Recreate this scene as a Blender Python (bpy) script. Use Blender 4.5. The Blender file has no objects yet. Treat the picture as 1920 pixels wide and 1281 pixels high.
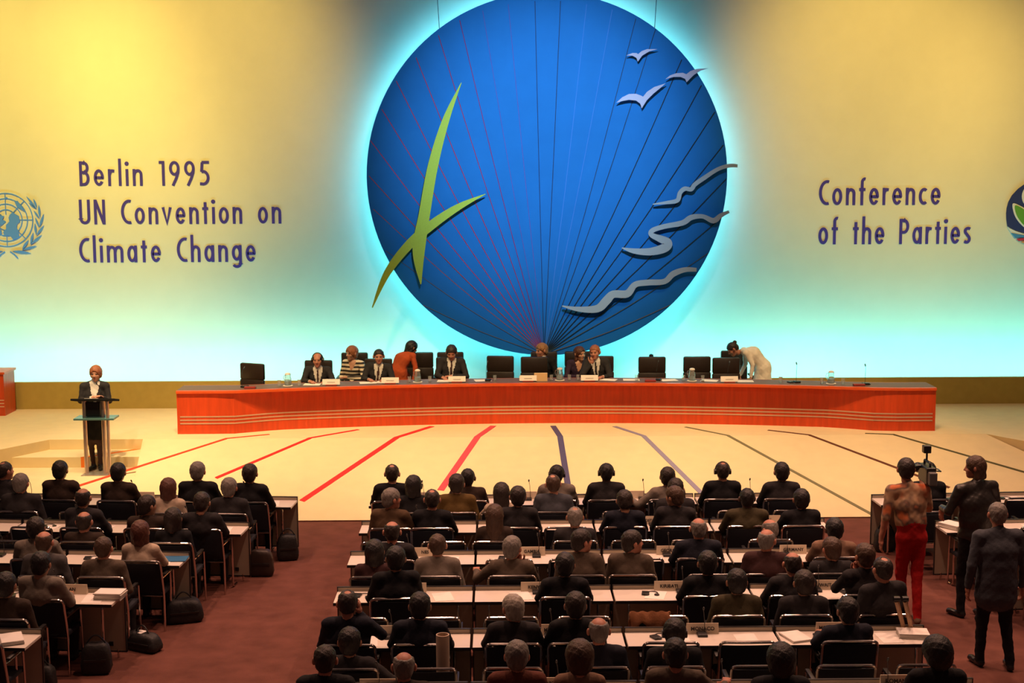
import bpy, bmesh, math, random
import numpy as np
from mathutils import Vector, Matrix

random.seed(7)
np.random.seed(7)
S = bpy.context.scene
COL = S.collection

# ------------------------------------------------------------------ camera
F = 2667.0; CAMH = 5.4; YH = 308.0; VX = 929.0
PITCH = math.atan((640.5 - YH) / F)
YAW = math.atan((960 - VX) / F)
ROLL = math.radians(-0.22)
cd = bpy.data.cameras.new('camera'); cam = bpy.data.objects.new('camera', cd)
COL.objects.link(cam); S.camera = cam
cd.sensor_fit = 'HORIZONTAL'; cd.sensor_width = 36.0; cd.lens = F / 1920 * 36.0
cd.clip_end = 200
cam.matrix_world = (Matrix.Translation((0, 0, CAMH)) @ Matrix.Rotation(-YAW, 4, 'Z')
                    @ Matrix.Rotation(math.pi / 2 - PITCH, 4, 'X') @ Matrix.Rotation(ROLL, 4, 'Z'))
M3 = np.array(cam.matrix_world.to_3x3())


def ray(x, y):
    return M3 @ np.array([(x - 960) / F, (640.5 - y) / F, -1.0])


def at(x, y, z):                       # photo pixel -> point on the level z
    d = ray(x, y); t = (z - CAMH) / d[2]
    return d * t + np.array([0, 0, CAMH])


def atY(x, y, Y):                      # photo pixel -> point on the upright plane at Y
    d = ray(x, y); t = Y / d[1]
    return d * t + np.array([0, 0, CAMH])


# ------------------------------------------------------------------ world, exposure, lights
w = bpy.data.worlds.new('world'); S.world = w; w.use_nodes = True
w.node_tree.nodes['Background'].inputs[0].default_value = (0.9, 0.5, 0.42, 1)
w.node_tree.nodes['Background'].inputs[1].default_value = 0.05
S.view_settings.view_transform = 'Standard'; S.view_settings.look = 'None'
S.view_settings.exposure = 0.0; S.view_settings.gamma = 1.0
S.view_settings.use_curve_mapping = False


def aim(o, target):
    d = Vector(target) - o.location
    o.rotation_euler = d.to_track_quat('-Z', 'Y').to_euler()


def spot(name, loc, tgt, power, col, deg, blend=0.6, size=0.25):
    l = bpy.data.lights.new(name, 'SPOT'); l.energy = power; l.color = col
    l.spot_size = math.radians(deg); l.spot_blend = blend; l.shadow_soft_size = size
    o = bpy.data.objects.new(name, l); COL.objects.link(o); o.location = loc; aim(o, tgt)
    return o


def area(name, loc, tgt, power, col, sx, sy):
    l = bpy.data.lights.new(name, 'AREA'); l.energy = power; l.color = col
    l.shape = 'RECTANGLE'; l.size = sx; l.size_y = sy
    o = bpy.data.objects.new(name, l); COL.objects.link(o); o.location = loc; aim(o, tgt)
    return o


# stage wash from a truss high above the ramp
for i, (x, p) in enumerate(((-7.2, 1.6), (-3.4, 1.08), (0.6, 1.0), (4.4, .85), (8.2, .42))):
    spot('stage_wash', (x, 19.2, 11.6), (x * .95, 24.5, .8), 3300 * p, (1.0, .69, .33), 47, .85, .3)
# low front light for the panel and lectern
for x, tx in ((-6, -4.6), (-3, -1.8), (1, 1.0), (5, 3.8), (8, 6.4)):
    spot('front_light', (x, 9.0, 9.5), (tx, 25.7, 1.55), 1000, (1.0, .70, .46), 11, .7, .3)
spot('lectern_light', (-7.5, 14.5, 9.5), (-6.6, 22.8, 1.4), 1500, (1.0, .78, .55), 18, .9, .2)
# yellow wash raking down the back wall, one bank each side of the globe
spot('wall_wash', (-10.0, 19.5, 12.2), (-9.4, 28.5, 6.0), 5400, (1.0, .71, .13), 50, 1.0, .3)
spot('wall_wash', (-6.0, 19.5, 12.2), (-5.8, 28.5, 7.2), 3700, (1.0, .66, .12), 42, 1.0, .3)
spot('wall_wash', (8.0, 19.5, 12.2), (7.6, 28.5, 6.8), 4100, (1.0, .64, .12), 44, 1.0, .3)
spot('wall_wash', (12.5, 19.5, 12.2), (11.8, 28.5, 5.6), 2000, (1.0, .64, .14), 46, 1.0, .3)
# cyan cyclorama battens hidden behind the low ground row
area('cyc_batten', (-7.2, 27.55, .86), (-7.2, 28.5, 3.4), 215, (.24, 1.0, .92), 13.0, .22)
area('cyc_batten', (9.2, 27.55, .86), (9.2, 28.5, 2.0), 240, (.20, 1.0, .92), 13.0, .22)
# blue-white spot on the globe
spot('globe_spot', (1.0, 16.0, 10.5), (1.0, 27.6, 5.8), 10000, (.55, .78, 1.0), 35, 1.0, .2)
# dim house lights over the delegates
for y in (19.6, 16.6, 13.4):
    for x in (-5.6, -0.6, 3.6, 7.6):
        spot('house_light', (x, y + 1.0, 9.2), (x, y, 0), 780, (1.0, .53, .36), 100, .8, .16)

# ------------------------------------------------------------------ materials
MATS = {}


def lin(r, g, b):
    f = lambda v: (v / 255 / 12.92) if v / 255 <= .04045 else ((v / 255 + .055) / 1.055) ** 2.4
    return (f(r), f(g), f(b))


def mat(name, col, rough=.6, metal=0., noise=0., nscale=30., bump=0., bscale=200., spec=.5, emit=None, estr=0., trans=0., aniso=None):
    if name in MATS: return MATS[name]
    m = bpy.data.materials.new(name); m.use_nodes = True
    nt = m.node_tree; b = nt.nodes['Principled BSDF']
    b.inputs['Base Color'].default_value = (*col, 1)
    b.inputs['Roughness'].default_value = rough; b.inputs['Metallic'].default_value = metal
    b.inputs['Specular IOR Level'].default_value = spec
    if trans: b.inputs['Transmission Weight'].default_value = trans
    if emit:
        b.inputs['Emission Color'].default_value = (*emit, 1); b.inputs['Emission Strength'].default_value = estr
    if noise or bump:
        tc = nt.nodes.new('ShaderNodeTexCoord'); mp = nt.nodes.new('ShaderNodeMapping')
        nt.links.new(tc.outputs['Object'], mp.inputs[0])
        if aniso: mp.inputs['Scale'].default_value = aniso
    if noise:
        n = nt.nodes.new('ShaderNodeTexNoise'); n.inputs['Scale'].default_value = nscale; n.inputs['Detail'].default_value = 5
        nt.links.new(mp.outputs[0], n.inputs['Vector'])
        mr = nt.nodes.new('ShaderNodeMapRange'); mr.inputs[1].default_value = .25; mr.inputs[2].default_value = .75
        mr.inputs[3].default_value = 1 - noise; mr.inputs[4].default_value = 1 + noise
        nt.links.new(n.outputs[0], mr.inputs[0])
        mx = nt.nodes.new('ShaderNodeVectorMath'); mx.operation = 'SCALE'; mx.inputs[0].default_value = col
        nt.links.new(mr.outputs[0], mx.inputs['Scale'])
        nt.links.new(mx.outputs[0], b.inputs['Base Color'])
    if bump:
        n2 = nt.nodes.new('ShaderNodeTexNoise'); n2.inputs['Scale'].default_value = bscale; n2.inputs['Detail'].default_value = 3
        nt.links.new(mp.outputs[0], n2.inputs['Vector'])
        bp = nt.nodes.new('ShaderNodeBump'); bp.inputs['Strength'].default_value = bump; bp.inputs['Distance'].default_value = .01
        nt.links.new(n2.outputs[0], bp.inputs['Height']); nt.links.new(bp.outputs[0], b.inputs['Normal'])
    MATS[name] = m
    return m


def mat_bands(name, c1, c2, scale, direction='Z', rough=.7):
    if name in MATS: return MATS[name]
    m = bpy.data.materials.new(name); m.use_nodes = True; nt = m.node_tree; b = nt.nodes['Principled BSDF']
    tc = nt.nodes.new('ShaderNodeTexCoord'); wv = nt.nodes.new('ShaderNodeTexWave')
    wv.bands_direction = direction; wv.inputs['Scale'].default_value = scale; wv.inputs['Distortion'].default_value = .6
    nt.links.new(tc.outputs['Object'], wv.inputs['Vector'])
    cr = nt.nodes.new('ShaderNodeValToRGB'); cr.color_ramp.elements[0].position = .45; cr.color_ramp.elements[1].position = .5
    cr.color_ramp.elements[0].color = (*c1, 1); cr.color_ramp.elements[1].color = (*c2, 1)
    nt.links.new(wv.outputs[0], cr.inputs[0]); nt.links.new(cr.outputs[0], b.inputs['Base Color'])
    b.inputs['Roughness'].default_value = rough
    MATS[name] = m; return m


def mat_patches(name, cols, scale, rough=.8):
    if name in MATS: return MATS[name]
    m = bpy.data.materials.new(name); m.use_nodes = True; nt = m.node_tree; b = nt.nodes['Principled BSDF']
    tc = nt.nodes.new('ShaderNodeTexCoord'); n = nt.nodes.new('ShaderNodeTexNoise')
    n.inputs['Scale'].default_value = scale; n.inputs['Detail'].default_value = 2
    nt.links.new(tc.outputs['Object'], n.inputs['Vector'])
    cr = nt.nodes.new('ShaderNodeValToRGB'); els = cr.color_ramp.elements
    while len(els) < len(cols): els.new(.5)
    for i, c in enumerate(cols):
        els[i].position = .3 + .4 * i / (len(cols) - 1); els[i].color = (*c, 1)
    nt.links.new(n.outputs[0], cr.inputs[0]); nt.links.new(cr.outputs[0], b.inputs['Base Color'])
    b.inputs['Roughness'].default_value = rough
    MATS[name] = m; return m


def cloth(key):
    return mat('cloth_' + key, CLOTH[key], rough=.85, noise=.12, nscale=9, bump=.25, bscale=55, spec=.25)


CLOTH = dict(black=(.010, .010, .012), navy=(.012, .014, .024), charcoal=(.024, .022, .024), grey=(.075, .07, .07),
             bluegrey=(.06, .066, .08), brown=(.085, .05, .026), darkbrown=(.035, .022, .016), mustard=(.11, .066, .018),
             olive=(.055, .045, .022), taupe=(.10, .075, .055), maroon=(.05, .02, .02), cream=(.50, .40, .30),
             white=(.62, .58, .52), tan=(.22, .13, .085), lightgrey=(.19, .16, .13), rust=(.42, .07, .02), robe=(.86, .78, .66),
             purple=(.035, .018, .04), red=(.42, .012, .012), stocking=(.05, .025, .02), brick=(.12, .035, .022))
HAIRC = dict(black=(.008, .006, .006), dark=(.02, .012, .009), brown=(.06, .03, .016), auburn=(.09, .03, .018),
             grey=(.17, .15, .13), silver=(.34, .30, .25), blond=(.32, .15, .06), copper=(.30, .10, .04))
SKINC = dict(light=(.50, .25, .16), mid=(.36, .17, .10), dark=(.085, .038, .022), ruddy=(.46, .19, .12))


def hairmat(k): return mat('hair_' + k, HAIRC[k], rough=.55, noise=.3, nscale=40, bump=.7, bscale=90, aniso=(1, 1, .35))
def skinmat(k): return mat('skin_' + k, SKINC[k], rough=.5, noise=.08, nscale=25)


M_CHROME = mat('chrome_tube', (.62, .58, .55), .16, 1.)
M_CHAIR = mat('chair_fabric', (.010, .013, .022), .85, bump=.3, bscale=300, noise=.15)
M_PAD = mat('armrest_plastic', (.01, .01, .01), .45)
M_TOP = mat('table_laminate', (.72, .66, .58), .45, noise=.03, nscale=6)
M_PANEL = mat('table_panel', (.42, .36, .27), .6, noise=.05, nscale=5)
M_EDGE = mat('black_edge', (.012, .01, .01), .5)
M_PAPER = mat('paper', (.86, .82, .76), .8, noise=.03, nscale=12)
M_PAPER2 = mat('paper_edge', (.62, .57, .5), .9, noise=.15, nscale=60, aniso=(1, 1, 14))
M_BLK = mat('black_plastic', (.012, .012, .013), .4)
M_GREYPL = mat('grey_plastic', (.10, .095, .09), .5)
M_PLATE = mat('name_card', (.60, .50, .36), .7, noise=.02)
M_PLATEW = mat('panel_name_card', (.85, .80, .72), .7, noise=.02)
M_INK = mat('printed_ink', (.02, .018, .018), .7)
M_CUP = mat('cup', (.75, .7, .62), .5)
M_WOOD = mat('cherry_veneer', (.60, .062, .012), .36, noise=.16, nscale=5, aniso=(3, 3, .35), bump=.04, bscale=20)
M_WOODT = mat('cherry_edge', (.70, .10, .02), .34, noise=.08, nscale=5)
M_TTOP = mat('table_leather_top', (.16, .10, .085), .6, noise=.06)
M_STRIP = mat('brushed_strip', (.78, .56, .40), .35, .6)
M_LEATHER = mat('brown_leather', (.022, .013, .009), .42, noise=.15, nscale=14, bump=.12, bscale=60)
M_GLASS = mat('clear_glass', (.95, .98, .97), .03, trans=.9)
M_WATER = mat('jug_water', (.55, .78, .80), .1, trans=.5)
M_REDBOX = mat('red_plastic', (.28, .02, .012), .5)
M_BAG = mat('bag_nylon', (.010, .010, .011), .6, bump=.4, bscale=40)

# ------------------------------------------------------------------ mesh helpers


class MB:
    def __init__(s): s.v = []; s.f = []; s.m = []; s.cm = 0

    def add(s, vs, fs):
        o = len(s.v); s.v += [tuple(map(float, v)) for v in vs]
        s.f += [tuple(i + o for i in f) for f in fs]; s.m += [s.cm] * len(fs); return s

    def box(s, x0, x1, y0, y1, z0, z1):
        s.add([(x0, y0, z0), (x1, y0, z0), (x1, y1, z0), (x0, y1, z0), (x0, y0, z1), (x1, y0, z1), (x1, y1, z1), (x0, y1, z1)],
              [(0, 3, 2, 1), (4, 5, 6, 7), (0, 1, 5, 4), (1, 2, 6, 5), (2, 3, 7, 6), (3, 0, 4, 7)]); return s

    def bbox(s, x0, x1, y0, y1, z0, z1, c=.01):       # box with chamfered edges
        bm = bmesh.new(); bmesh.ops.create_cube(bm, size=1)
        for v in bm.verts:
            v.co = Vector((x0 + (v.co.x + .5) * (x1 - x0), y0 + (v.co.y + .5) * (y1 - y0), z0 + (v.co.z + .5) * (z1 - z0)))
        bmesh.ops.bevel(bm, geom=bm.edges[:], offset=c, segments=2, affect='EDGES', profile=.5)
        bm.verts.index_update()
        s.add([v.co[:] for v in bm.verts], [[v.index for v in f.verts] for f in bm.faces]); bm.free(); return s

    def tube(s, pts, r, n=8, closed=False, cap=True):
        pts = [np.array(p, float) for p in pts]; N = len(pts)
        rs = r if hasattr(r, '__len__') else [r] * N
        vs = []; prev = None
        for i, p in enumerate(pts):
            a = pts[(i - 1) % N] if (i > 0 or closed) else p; b = pts[(i + 1) % N] if (i < N - 1 or closed) else p
            t = b - a; t = t / (np.linalg.norm(t) + 1e-9)
            if prev is None:
                u = np.cross(t, [0, 0, 1.]);
                if np.linalg.norm(u) < .1: u = np.cross(t, [1., 0, 0])
            else: u = prev - t * np.dot(prev, t)
            u = u / (np.linalg.norm(u) + 1e-9); prev = u; v = np.cross(t, u)
            for k in range(n):
                a_ = 2 * math.pi * k / n; vs.append(p + rs[i] * (math.cos(a_) * u + math.sin(a_) * v))
        fs = []
        for i in range(N if closed else N - 1):
            j = (i + 1) % N
            for k in range(n):
                k2 = (k + 1) % n; fs.append((i * n + k, i * n + k2, j * n + k2, j * n + k))
        if cap and not closed: fs += [tuple(range(n - 1, -1, -1)), tuple((N - 1) * n + k for k in range(n))]
        return s.add(vs, fs)

    def lathe(s, prof, c=(0, 0, 0), n=16):
        vs = []; fs = []
        for r, z in prof:
            for k in range(n):
                a = 2 * math.pi * k / n; vs.append((c[0] + r * math.cos(a), c[1] + r * math.sin(a), c[2] + z))
        for i in range(len(prof) - 1):
            for k in range(n):
                k2 = (k + 1) % n; fs.append((i * n + k, i * n + k2, (i + 1) * n + k2, (i + 1) * n + k))
        fs += [tuple(range(n - 1, -1, -1)), tuple((len(prof) - 1) * n + k for k in range(n))]
        return s.add(vs, fs)

    def prism(s, poly, z0, z1, fn=lambda x, y, z: (x, y, z)):      # polygon in a plane, pushed from z0 to z1
        n = len(poly)
        vs = [fn(x, y, z0) for x, y in poly] + [fn(x, y, z1) for x, y in poly]
        return s.add(vs, [tuple(range(n - 1, -1, -1)), tuple(range(n, 2 * n))] + [(i, (i + 1) % n, (i + 1) % n + n, i + n) for i in range(n)])

    def ribbon(s, pts, hw, z0, z1, fn=lambda x, y, z: (x, y, z), closed=False):
        pts = [np.array(p, float) for p in pts]; N = len(pts)
        hws = hw if hasattr(hw, '__len__') else [hw] * N
        L = []; R = []
        for i in range(N):
            a = pts[(i - 1) % N] if (i > 0 or closed) else None; b = pts[(i + 1) % N] if (i < N - 1 or closed) else None
            d1 = pts[i] - a if a is not None else b - pts[i]; d2 = b - pts[i] if b is not None else d1
            d1 = d1 / (np.linalg.norm(d1) + 1e-9); d2 = d2 / (np.linalg.norm(d2) + 1e-9)
            t = d1 + d2; t = t / (np.linalg.norm(t) + 1e-9); nn = np.array([-t[1], t[0]])
            c = max(.5, np.dot(nn, [-d1[1], d1[0]])); h = hws[i] / c
            L.append(pts[i] + nn * h); R.append(pts[i] - nn * h)
        vs = []
        for z in (z0, z1):
            for p in L: vs.append(fn(p[0], p[1], z))
            for p in R: vs.append(fn(p[0], p[1], z))
        fs = []
        for i in range(N if closed else N - 1):
            j = (i + 1) % N
            l0, l1, r0, r1 = i, j, N + i, N + j; q = 2 * N
            fs += [(l0, l1, r1, r0), (q + l0, q + r0, q + r1, q + l1), (l0, q + l0, q + l1, l1), (r0, r1, q + r1, q + r0)]
        if not closed: fs += [(0, N, 3 * N, 2 * N), (N - 1, 3 * N - 1, 4 * N - 1, 2 * N - 1)]
        return s.add(vs, fs)

    def mesh(s, name, mats, smooth=False, fixn=True):
        me = bpy.data.meshes.new(name); me.from_pydata(s.v, [], s.f)
        mats = mats if isinstance(mats, (list, tuple)) else [mats]
        for m in mats: me.materials.append(m)
        me.polygons.foreach_set('material_index', s.m)
        if fixn:
            bm = bmesh.new(); bm.from_mesh(me); bmesh.ops.recalc_face_normals(bm, faces=bm.faces[:]); bm.to_mesh(me); bm.free()
        if smooth:
            me.polygons.foreach_set('use_smooth', [True] * len(me.polygons))
            try: me.set_sharp_from_angle(angle=math.radians(40))
            except Exception: pass
        me.update(); return me

    def obj(s, name, mats, parent=None, smooth=False):
        return link(name, s.mesh(name, mats, smooth), parent)


def link(name, me, parent=None, loc=None, rz=None):
    o = bpy.data.objects.new(name, me); COL.objects.link(o)
    if parent: o.parent = parent
    if loc is not None: o.location = loc
    if rz is not None: o.rotation_euler = (0, 0, rz)
    return o


def tag(o, label, cat, group=None):
    o['label'] = label; o['category'] = cat
    if group: o['group'] = group
    return o


def struct(o): o['kind'] = 'structure'; return o


def thing(name, label, cat, loc=(0, 0, 0), rz=0, group=None):
    o = bpy.data.objects.new(name, None); COL.objects.link(o); o.location = loc; o.rotation_euler = (0, 0, rz)
    o.empty_display_size = .1
    return tag(o, label, cat, group)


def spline(pts, n=10, closed=False):                 # Catmull-Rom
    P = [np.array(p, float) for p in pts]; N = len(P); out = []
    for i in range(N if closed else N - 1):
        g = lambda k: P[k % N] if closed else P[min(max(k, 0), N - 1)]
        a, b, c, d = g(i - 1), g(i), g(i + 1), g(i + 2)
        for k in range(n):
            t = k / n
            out.append(.5 * ((2 * b) + (-a + c) * t + (2 * a - 5 * b + 4 * c - d) * t * t + (-a + 3 * b - 3 * c + d) * t ** 3))
    if not closed: out.append(P[-1])
    return out


ORD = ['first', 'second', 'third', 'fourth', 'fifth', 'sixth', 'seventh', 'eighth', 'ninth', 'tenth', 'eleventh', 'twelfth',
       'thirteenth', 'fourteenth', 'fifteenth', 'sixteenth']

# ================================================================== the setting
M_CARPET = mat('carpet', (.155, .062, .047), .95, noise=.22, nscale=3.5, bump=.5, bscale=180, spec=.1)
M_STAGE = mat('stage_carpet', (.76, .62, .38), .9, noise=.04, nscale=4, bump=.15, bscale=150, spec=.15)
M_RISER = mat('stage_riser', (.72, .58, .30), .9, noise=.05, nscale=4, spec=.15)
M_WALL = mat('backdrop_cloth', (.80, .78, .70), .95, noise=.02, nscale=3, spec=.05)
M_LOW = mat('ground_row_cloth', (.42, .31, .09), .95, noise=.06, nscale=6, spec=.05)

PZ = .75; TZ = .575; SZ = .40; KY = 24.05            # platform, tread, lectern level, fold of the ramp
RB_Y, RB_Z = 21.22, .02                               # foot of the ramp


def rampz(Y): return PZ + (Y - KY) * (PZ - RB_Z) / (KY - RB_Y)


def at_ramp(x, y):
    d = ray(x, y); k = (PZ - RB_Z) / (KY - RB_Y)
    t = (PZ - k * KY - CAMH) / (d[2] - k * d[1])
    return d * t + np.array([0, 0, CAMH])


struct(MB().box(-16, 17, 2, 30, -.2, 0).obj('floor', M_CARPET))
struct(MB().box(-16, 17, 28.5, 28.7, -.2, 12.5).obj('wall_back', M_WALL))
gy = 27.15; gz = atY(960, 712.5, gy)[2]
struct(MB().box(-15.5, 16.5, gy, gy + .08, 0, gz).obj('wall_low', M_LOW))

plat = struct(MB().prism([(-15, 24.05 - 1.9), (-8.9, 24.05 - 1.9), (-7.65, KY), (8.45, KY), (9.9, KY - 2.2), (16, KY - 2.2), (16, gy - .002), (-15, gy - .002)], 0.002, PZ).obj('stage_platform', M_STAGE))
# ramp: a wedge between the fold and the foot
rx0 = -5.75
RP = [(-6.05, KY - .002), (-5.86, 22.70), (-15, 22.70), (-15, RB_Y), (10.2, RB_Y), (8.45, KY - .002)]
n_ = len(RP)
b = MB().add([(x, y, rampz(y)) for x, y in RP] + [(x, y, .002) for x, y in RP],
             [(0, 1, 5), (1, 4, 5), (1, 2, 3, 4), (6, 11, 7), (7, 11, 10), (7, 10, 9, 8)] + [(i, i + n_, (i + 1) % n_ + n_, (i + 1) % n_) for i in range(n_)])
ramp = struct(b.obj('stage_ramp', M_STAGE))
ramp.data.materials.append(M_CARPET)
for p in ramp.data.polygons:
    if p.normal.y < -.95: p.material_index = 1        # carpet-covered front edge of the ramp
# two broad steps on the lectern side
step1 = struct(MB().prism([(-15, 23.40), (-5.88, 23.40), (-6.05, KY - .004), (-15, KY - .004)], 0.002, TZ).obj('stage_step', M_STAGE))
step2 = struct(MB().prism([(-15, 22.704), (-5.87, 22.704), (-5.885, 23.40 - .003), (-15, 23.40 - .003)], 0.002, SZ).obj('stage_step', M_STAGE))
for st in (step1, plat, step2):
    st.data.materials.append(M_RISER)
    for p in st.data.polygons:
        if abs(p.normal.z) < .5: p.material_index = 1
# right-hand side: lower floor beside the platform
step3 = struct(MB().prism([(8.47, KY - .004), (16, KY - .004), (16, 21.2), (10.2, 21.2)], 0.002, .12).obj('stage_step', M_STAGE))

# coloured lines that fan out over platform and ramp
LINES = [  # colour, platform end, fold, lower end
    ((215, 30, 28), (672, 806), (582, 821), (405, 897), 'red', .07),
    ((225, 38, 40), (810, 800), (744, 820), (566, 940), 'scarlet', .10),
    ((210, 70, 85), (925, 799), (895, 821), (826, 920), 'pink', .11),
    ((78, 72, 112), (1037, 799), (1050, 818), (1066, 918), 'slate', .10),
    ((140, 132, 160), (1152, 800), (1207, 818), (1318, 928), 'lilac', .085),
    ((118, 112, 82), (1285, 801), (1365, 817), (1640, 968), 'sage', .06),
    ((95, 48, 22), (1440, 807), (1520, 818), (1780, 915), 'brown', .06),
    ((84, 78, 46), (1622, 813), (1677, 816), (1935, 890), 'olive', .055),
    ((200, 62, 26), (505, 815), (424, 823), (140, 914), 'orange-red', .06),
]
for c, p0, p1, p2, nm, wd in LINES:
    m = mat('line_' + nm, lin(*c), .8, noise=.05)
    a = at(*p0, PZ); k = at(*p1, PZ); k[1] = KY; e = at_ramp(*p2)
    a[2] = PZ
    ln = MB(); d = (k - a)[:2]; d /= np.linalg.norm(d); nrm = np.array([-d[1], d[0]])
    d2 = (e - k)[:2]; d2 /= np.linalg.norm(d2); n2 = np.array([-d2[1], d2[0]])
    hw = wd / 2
    kk = (nrm + n2) / np.linalg.norm(nrm + n2)
    q = lambda p, n, dz: [(p[0] + n[0] * hw, p[1] + n[1] * hw, p[2] + dz), (p[0] - n[0] * hw, p[1] - n[1] * hw, p[2] + dz)]
    va = q(a, nrm, .0) + q(k, kk, 0) + q(k, kk, .006) + q(a, nrm, .006)
    ln.add(va, [(0, 1, 3, 2), (7, 6, 4, 5), (0, 2, 4, 6), (1, 7, 5, 3), (0, 6, 7, 1), (2, 3, 5, 4)])
    o = ln.obj('line', m, plat); o['label'] = nm + ' line on the platform carpet'
    vb = [(k[0] + kk[0] * hw, k[1] + kk[1] * hw, PZ), (k[0] - kk[0] * hw, k[1] - kk[1] * hw, PZ)] + q(e, n2, 0)
    for v in range(2): vb[v] = (vb[v][0], vb[v][1], rampz(vb[v][1]) if vb[v][1] < KY else PZ)
    for v in range(2, 4): vb[v] = (vb[v][0], vb[v][1], rampz(vb[v][1]))
    vb = vb + [(x, y, z + .007) for x, y, z in vb]
    ln = MB().add(vb, [(0, 1, 3, 2), (4, 6, 7, 5), (0, 2, 6, 4), (1, 5, 7, 3), (0, 4, 5, 1), (2, 3, 7, 6)])
    o = ln.obj('line', m, ramp); o['label'] = nm + ' line running down the ramp'
# orange line that drops over the step beside the lectern
mo = mat('line_orange', lin(235, 120, 30), .8)
a = at(268, 823, PZ); e = at(134, 857, TZ); e2 = (e[0], 23.40)
xx = (-6.93, -6.80)
MB().box(-6.93, -6.80, 23.389, 23.397, SZ, TZ + .004).obj('line', mo, step1)['label'] = 'orange strip down the step front'
MB().add([(-6.93, 23.389, TZ), (-6.80, 23.389, TZ), (-6.10, KY - .02, TZ), (-6.2, KY - .02, TZ)] + [(-6.93, 23.389, TZ + .005), (-6.80, 23.389, TZ + .005), (-6.10, KY - .02, TZ + .005), (-6.2, KY - .02, TZ + .005)],
         [(0, 3, 2, 1), (4, 5, 6, 7), (0, 1, 5, 4), (1, 2, 6, 5), (2, 3, 7, 6), (3, 0, 4, 7)]).obj('line', mo, step1)['label'] = 'orange strip on the step'

# ================================================================== globe disc
DY = 27.60
dc = atY(1026, 331, DY); DR = (atY(1364, 331, DY)[0] - atY(688, 331, DY)[0]) / 2
M_DISC = mat('blue_disc', (.010, .15, .48), .75, noise=.05, nscale=2, spec=.15, bump=.1, bscale=120)
globe = thing('globe_disc', 'huge blue globe disc hanging before the backdrop, ringed by cyan glow', 'stage set', (dc[0], DY, dc[2]))
wall_fn = lambda Y: (lambda x, z, t: (x, Y - t, z))
circ = [(DR * math.cos(2 * math.pi * i / 128), DR * math.sin(2 * math.pi * i / 128)) for i in range(128)]
MB().prism(circ, -.08, 0, wall_fn(0)).obj('disc', M_DISC, globe, smooth=True)
M_NEON = mat('cyan_neon', (.1, .8, .85), .5, emit=(.06, .82, 1.0), estr=17.)
MB().tube([(3.38 / 3.475 * DR * math.cos(2 * math.pi * i / 96), .52, 3.38 / 3.475 * DR * math.sin(2 * math.pi * i / 96)) for i in range(96)], .035, 6, closed=True).obj('neon_ring', M_NEON, globe)['label'] = 'cyan neon tube behind the disc rim'
for sx in (-1, 1):      # suspension wires
    MB().tube([(sx * 2.05, -.04 + .04, math.sqrt(DR ** 2 - 2.05 ** 2)), (sx * 2.3, .04, 7.2)], .007, 5).obj('wire', M_BLK, globe)
RAYS = [((693, 263), (165, 30, 70), 1.0), ((700, 392), (150, 70, 60), .8), ((716, 205), (165, 25, 60), 1.0), ((743, 152), (160, 20, 55), 1.0),
        ((780, 108), (150, 15, 60), 1.0), ((822, 66), (130, 20, 70), 1.0), ((862, 38), (110, 25, 90), 1.0), ((905, 20), (85, 70, 150), .7), ((953, 8), (85, 70, 150), .7),
        ((692, 330), (160, 60, 65), .9), ((723, 470), (90, 90, 100), .7), ((790, 575), (90, 90, 90), .7),
        ((1003, 2), (10, 30, 70), .9), ((1051, 2), (10, 25, 55), .9), ((1100, 8), (60, 120, 200), .7), ((1148, 18), (60, 120, 200), .7),
        ((1192, 35), (25, 50, 80), .8), ((1231, 52), (25, 50, 75), .8), ((1278, 112), (8, 30, 40), 1.0), ((1315, 160), (8, 28, 38), 1.0), ((1340, 210), (8, 28, 38), 1.0),
        ((1356, 272), (8, 28, 38), 1.0), ((1362, 335), (15, 35, 45), 1.), ((1355, 410), (20, 45, 50), 1.), ((1330, 475), (70, 80, 80), .8), ((1260, 575), (100, 90, 80), .8)]
r0 = atY(1020, 668, DY)
for ri, ((x, y), c, wd) in enumerate(RAYS):
    e = atY(x, y, DY); v = np.array([e[0] - dc[0], e[2] - dc[2]]); s0 = np.array([r0[0] - dc[0], r0[2] - dc[2]])
    if np.linalg.norm(v) > DR - .01: v *= (DR - .01) / np.linalg.norm(v)
    mid = (v + s0) / 2 + np.array([(v[0] - s0[0]) * .02, -.02])
    s1 = s0 * (DR - .015) / np.linalg.norm(s0)
    o = MB().ribbon(spline([s1 + (v - s1) * .012 * 0, mid, v], 6), .0065 * wd, 0, .003 + .0009 * ri, wall_fn(0)).obj('ray', mat('ray_%d_%d_%d' % c, lin(*c), .8), globe)

# ---- cut-out ornaments standing proud of the disc
OY = DY - .16


def cutout(name, polys, m, label, cat, group=None, th=.03, pins=()):
    c = np.mean([p for p in polys[0]], axis=0); cc = atY(c[0], c[1], OY)
    t = thing(name, label, cat, (cc[0], OY, cc[2]), 0, group)
    for pi, poly in enumerate(polys):
        P = [atY(x, y, OY) for x, y in poly]
        bm = bmesh.new(); vs = [bm.verts.new((p[0] - cc[0], -.006 * pi, p[2] - cc[2])) for p in P]
        f = bm.faces.new(vs); r = bmesh.ops.extrude_face_region(bm, geom=[f])
        for v in r['geom']:
            if isinstance(v, bmesh.types.BMVert): v.co.y += th
        bmesh.ops.recalc_face_normals(bm, faces=bm.faces[:])
        me = bpy.data.meshes.new('plate'); bm.to_mesh(me); bm.free(); me.materials.append(m); link('plate', me, t)
    for (x, y) in pins:
        p = atY(x, y, OY)
        MB().tube([(p[0] - cc[0], th, p[2] - cc[2]), (p[0] - cc[0], .155, p[2] - cc[2])], .02, 8).obj('standoff', M_BLK, t)
    return t


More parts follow.
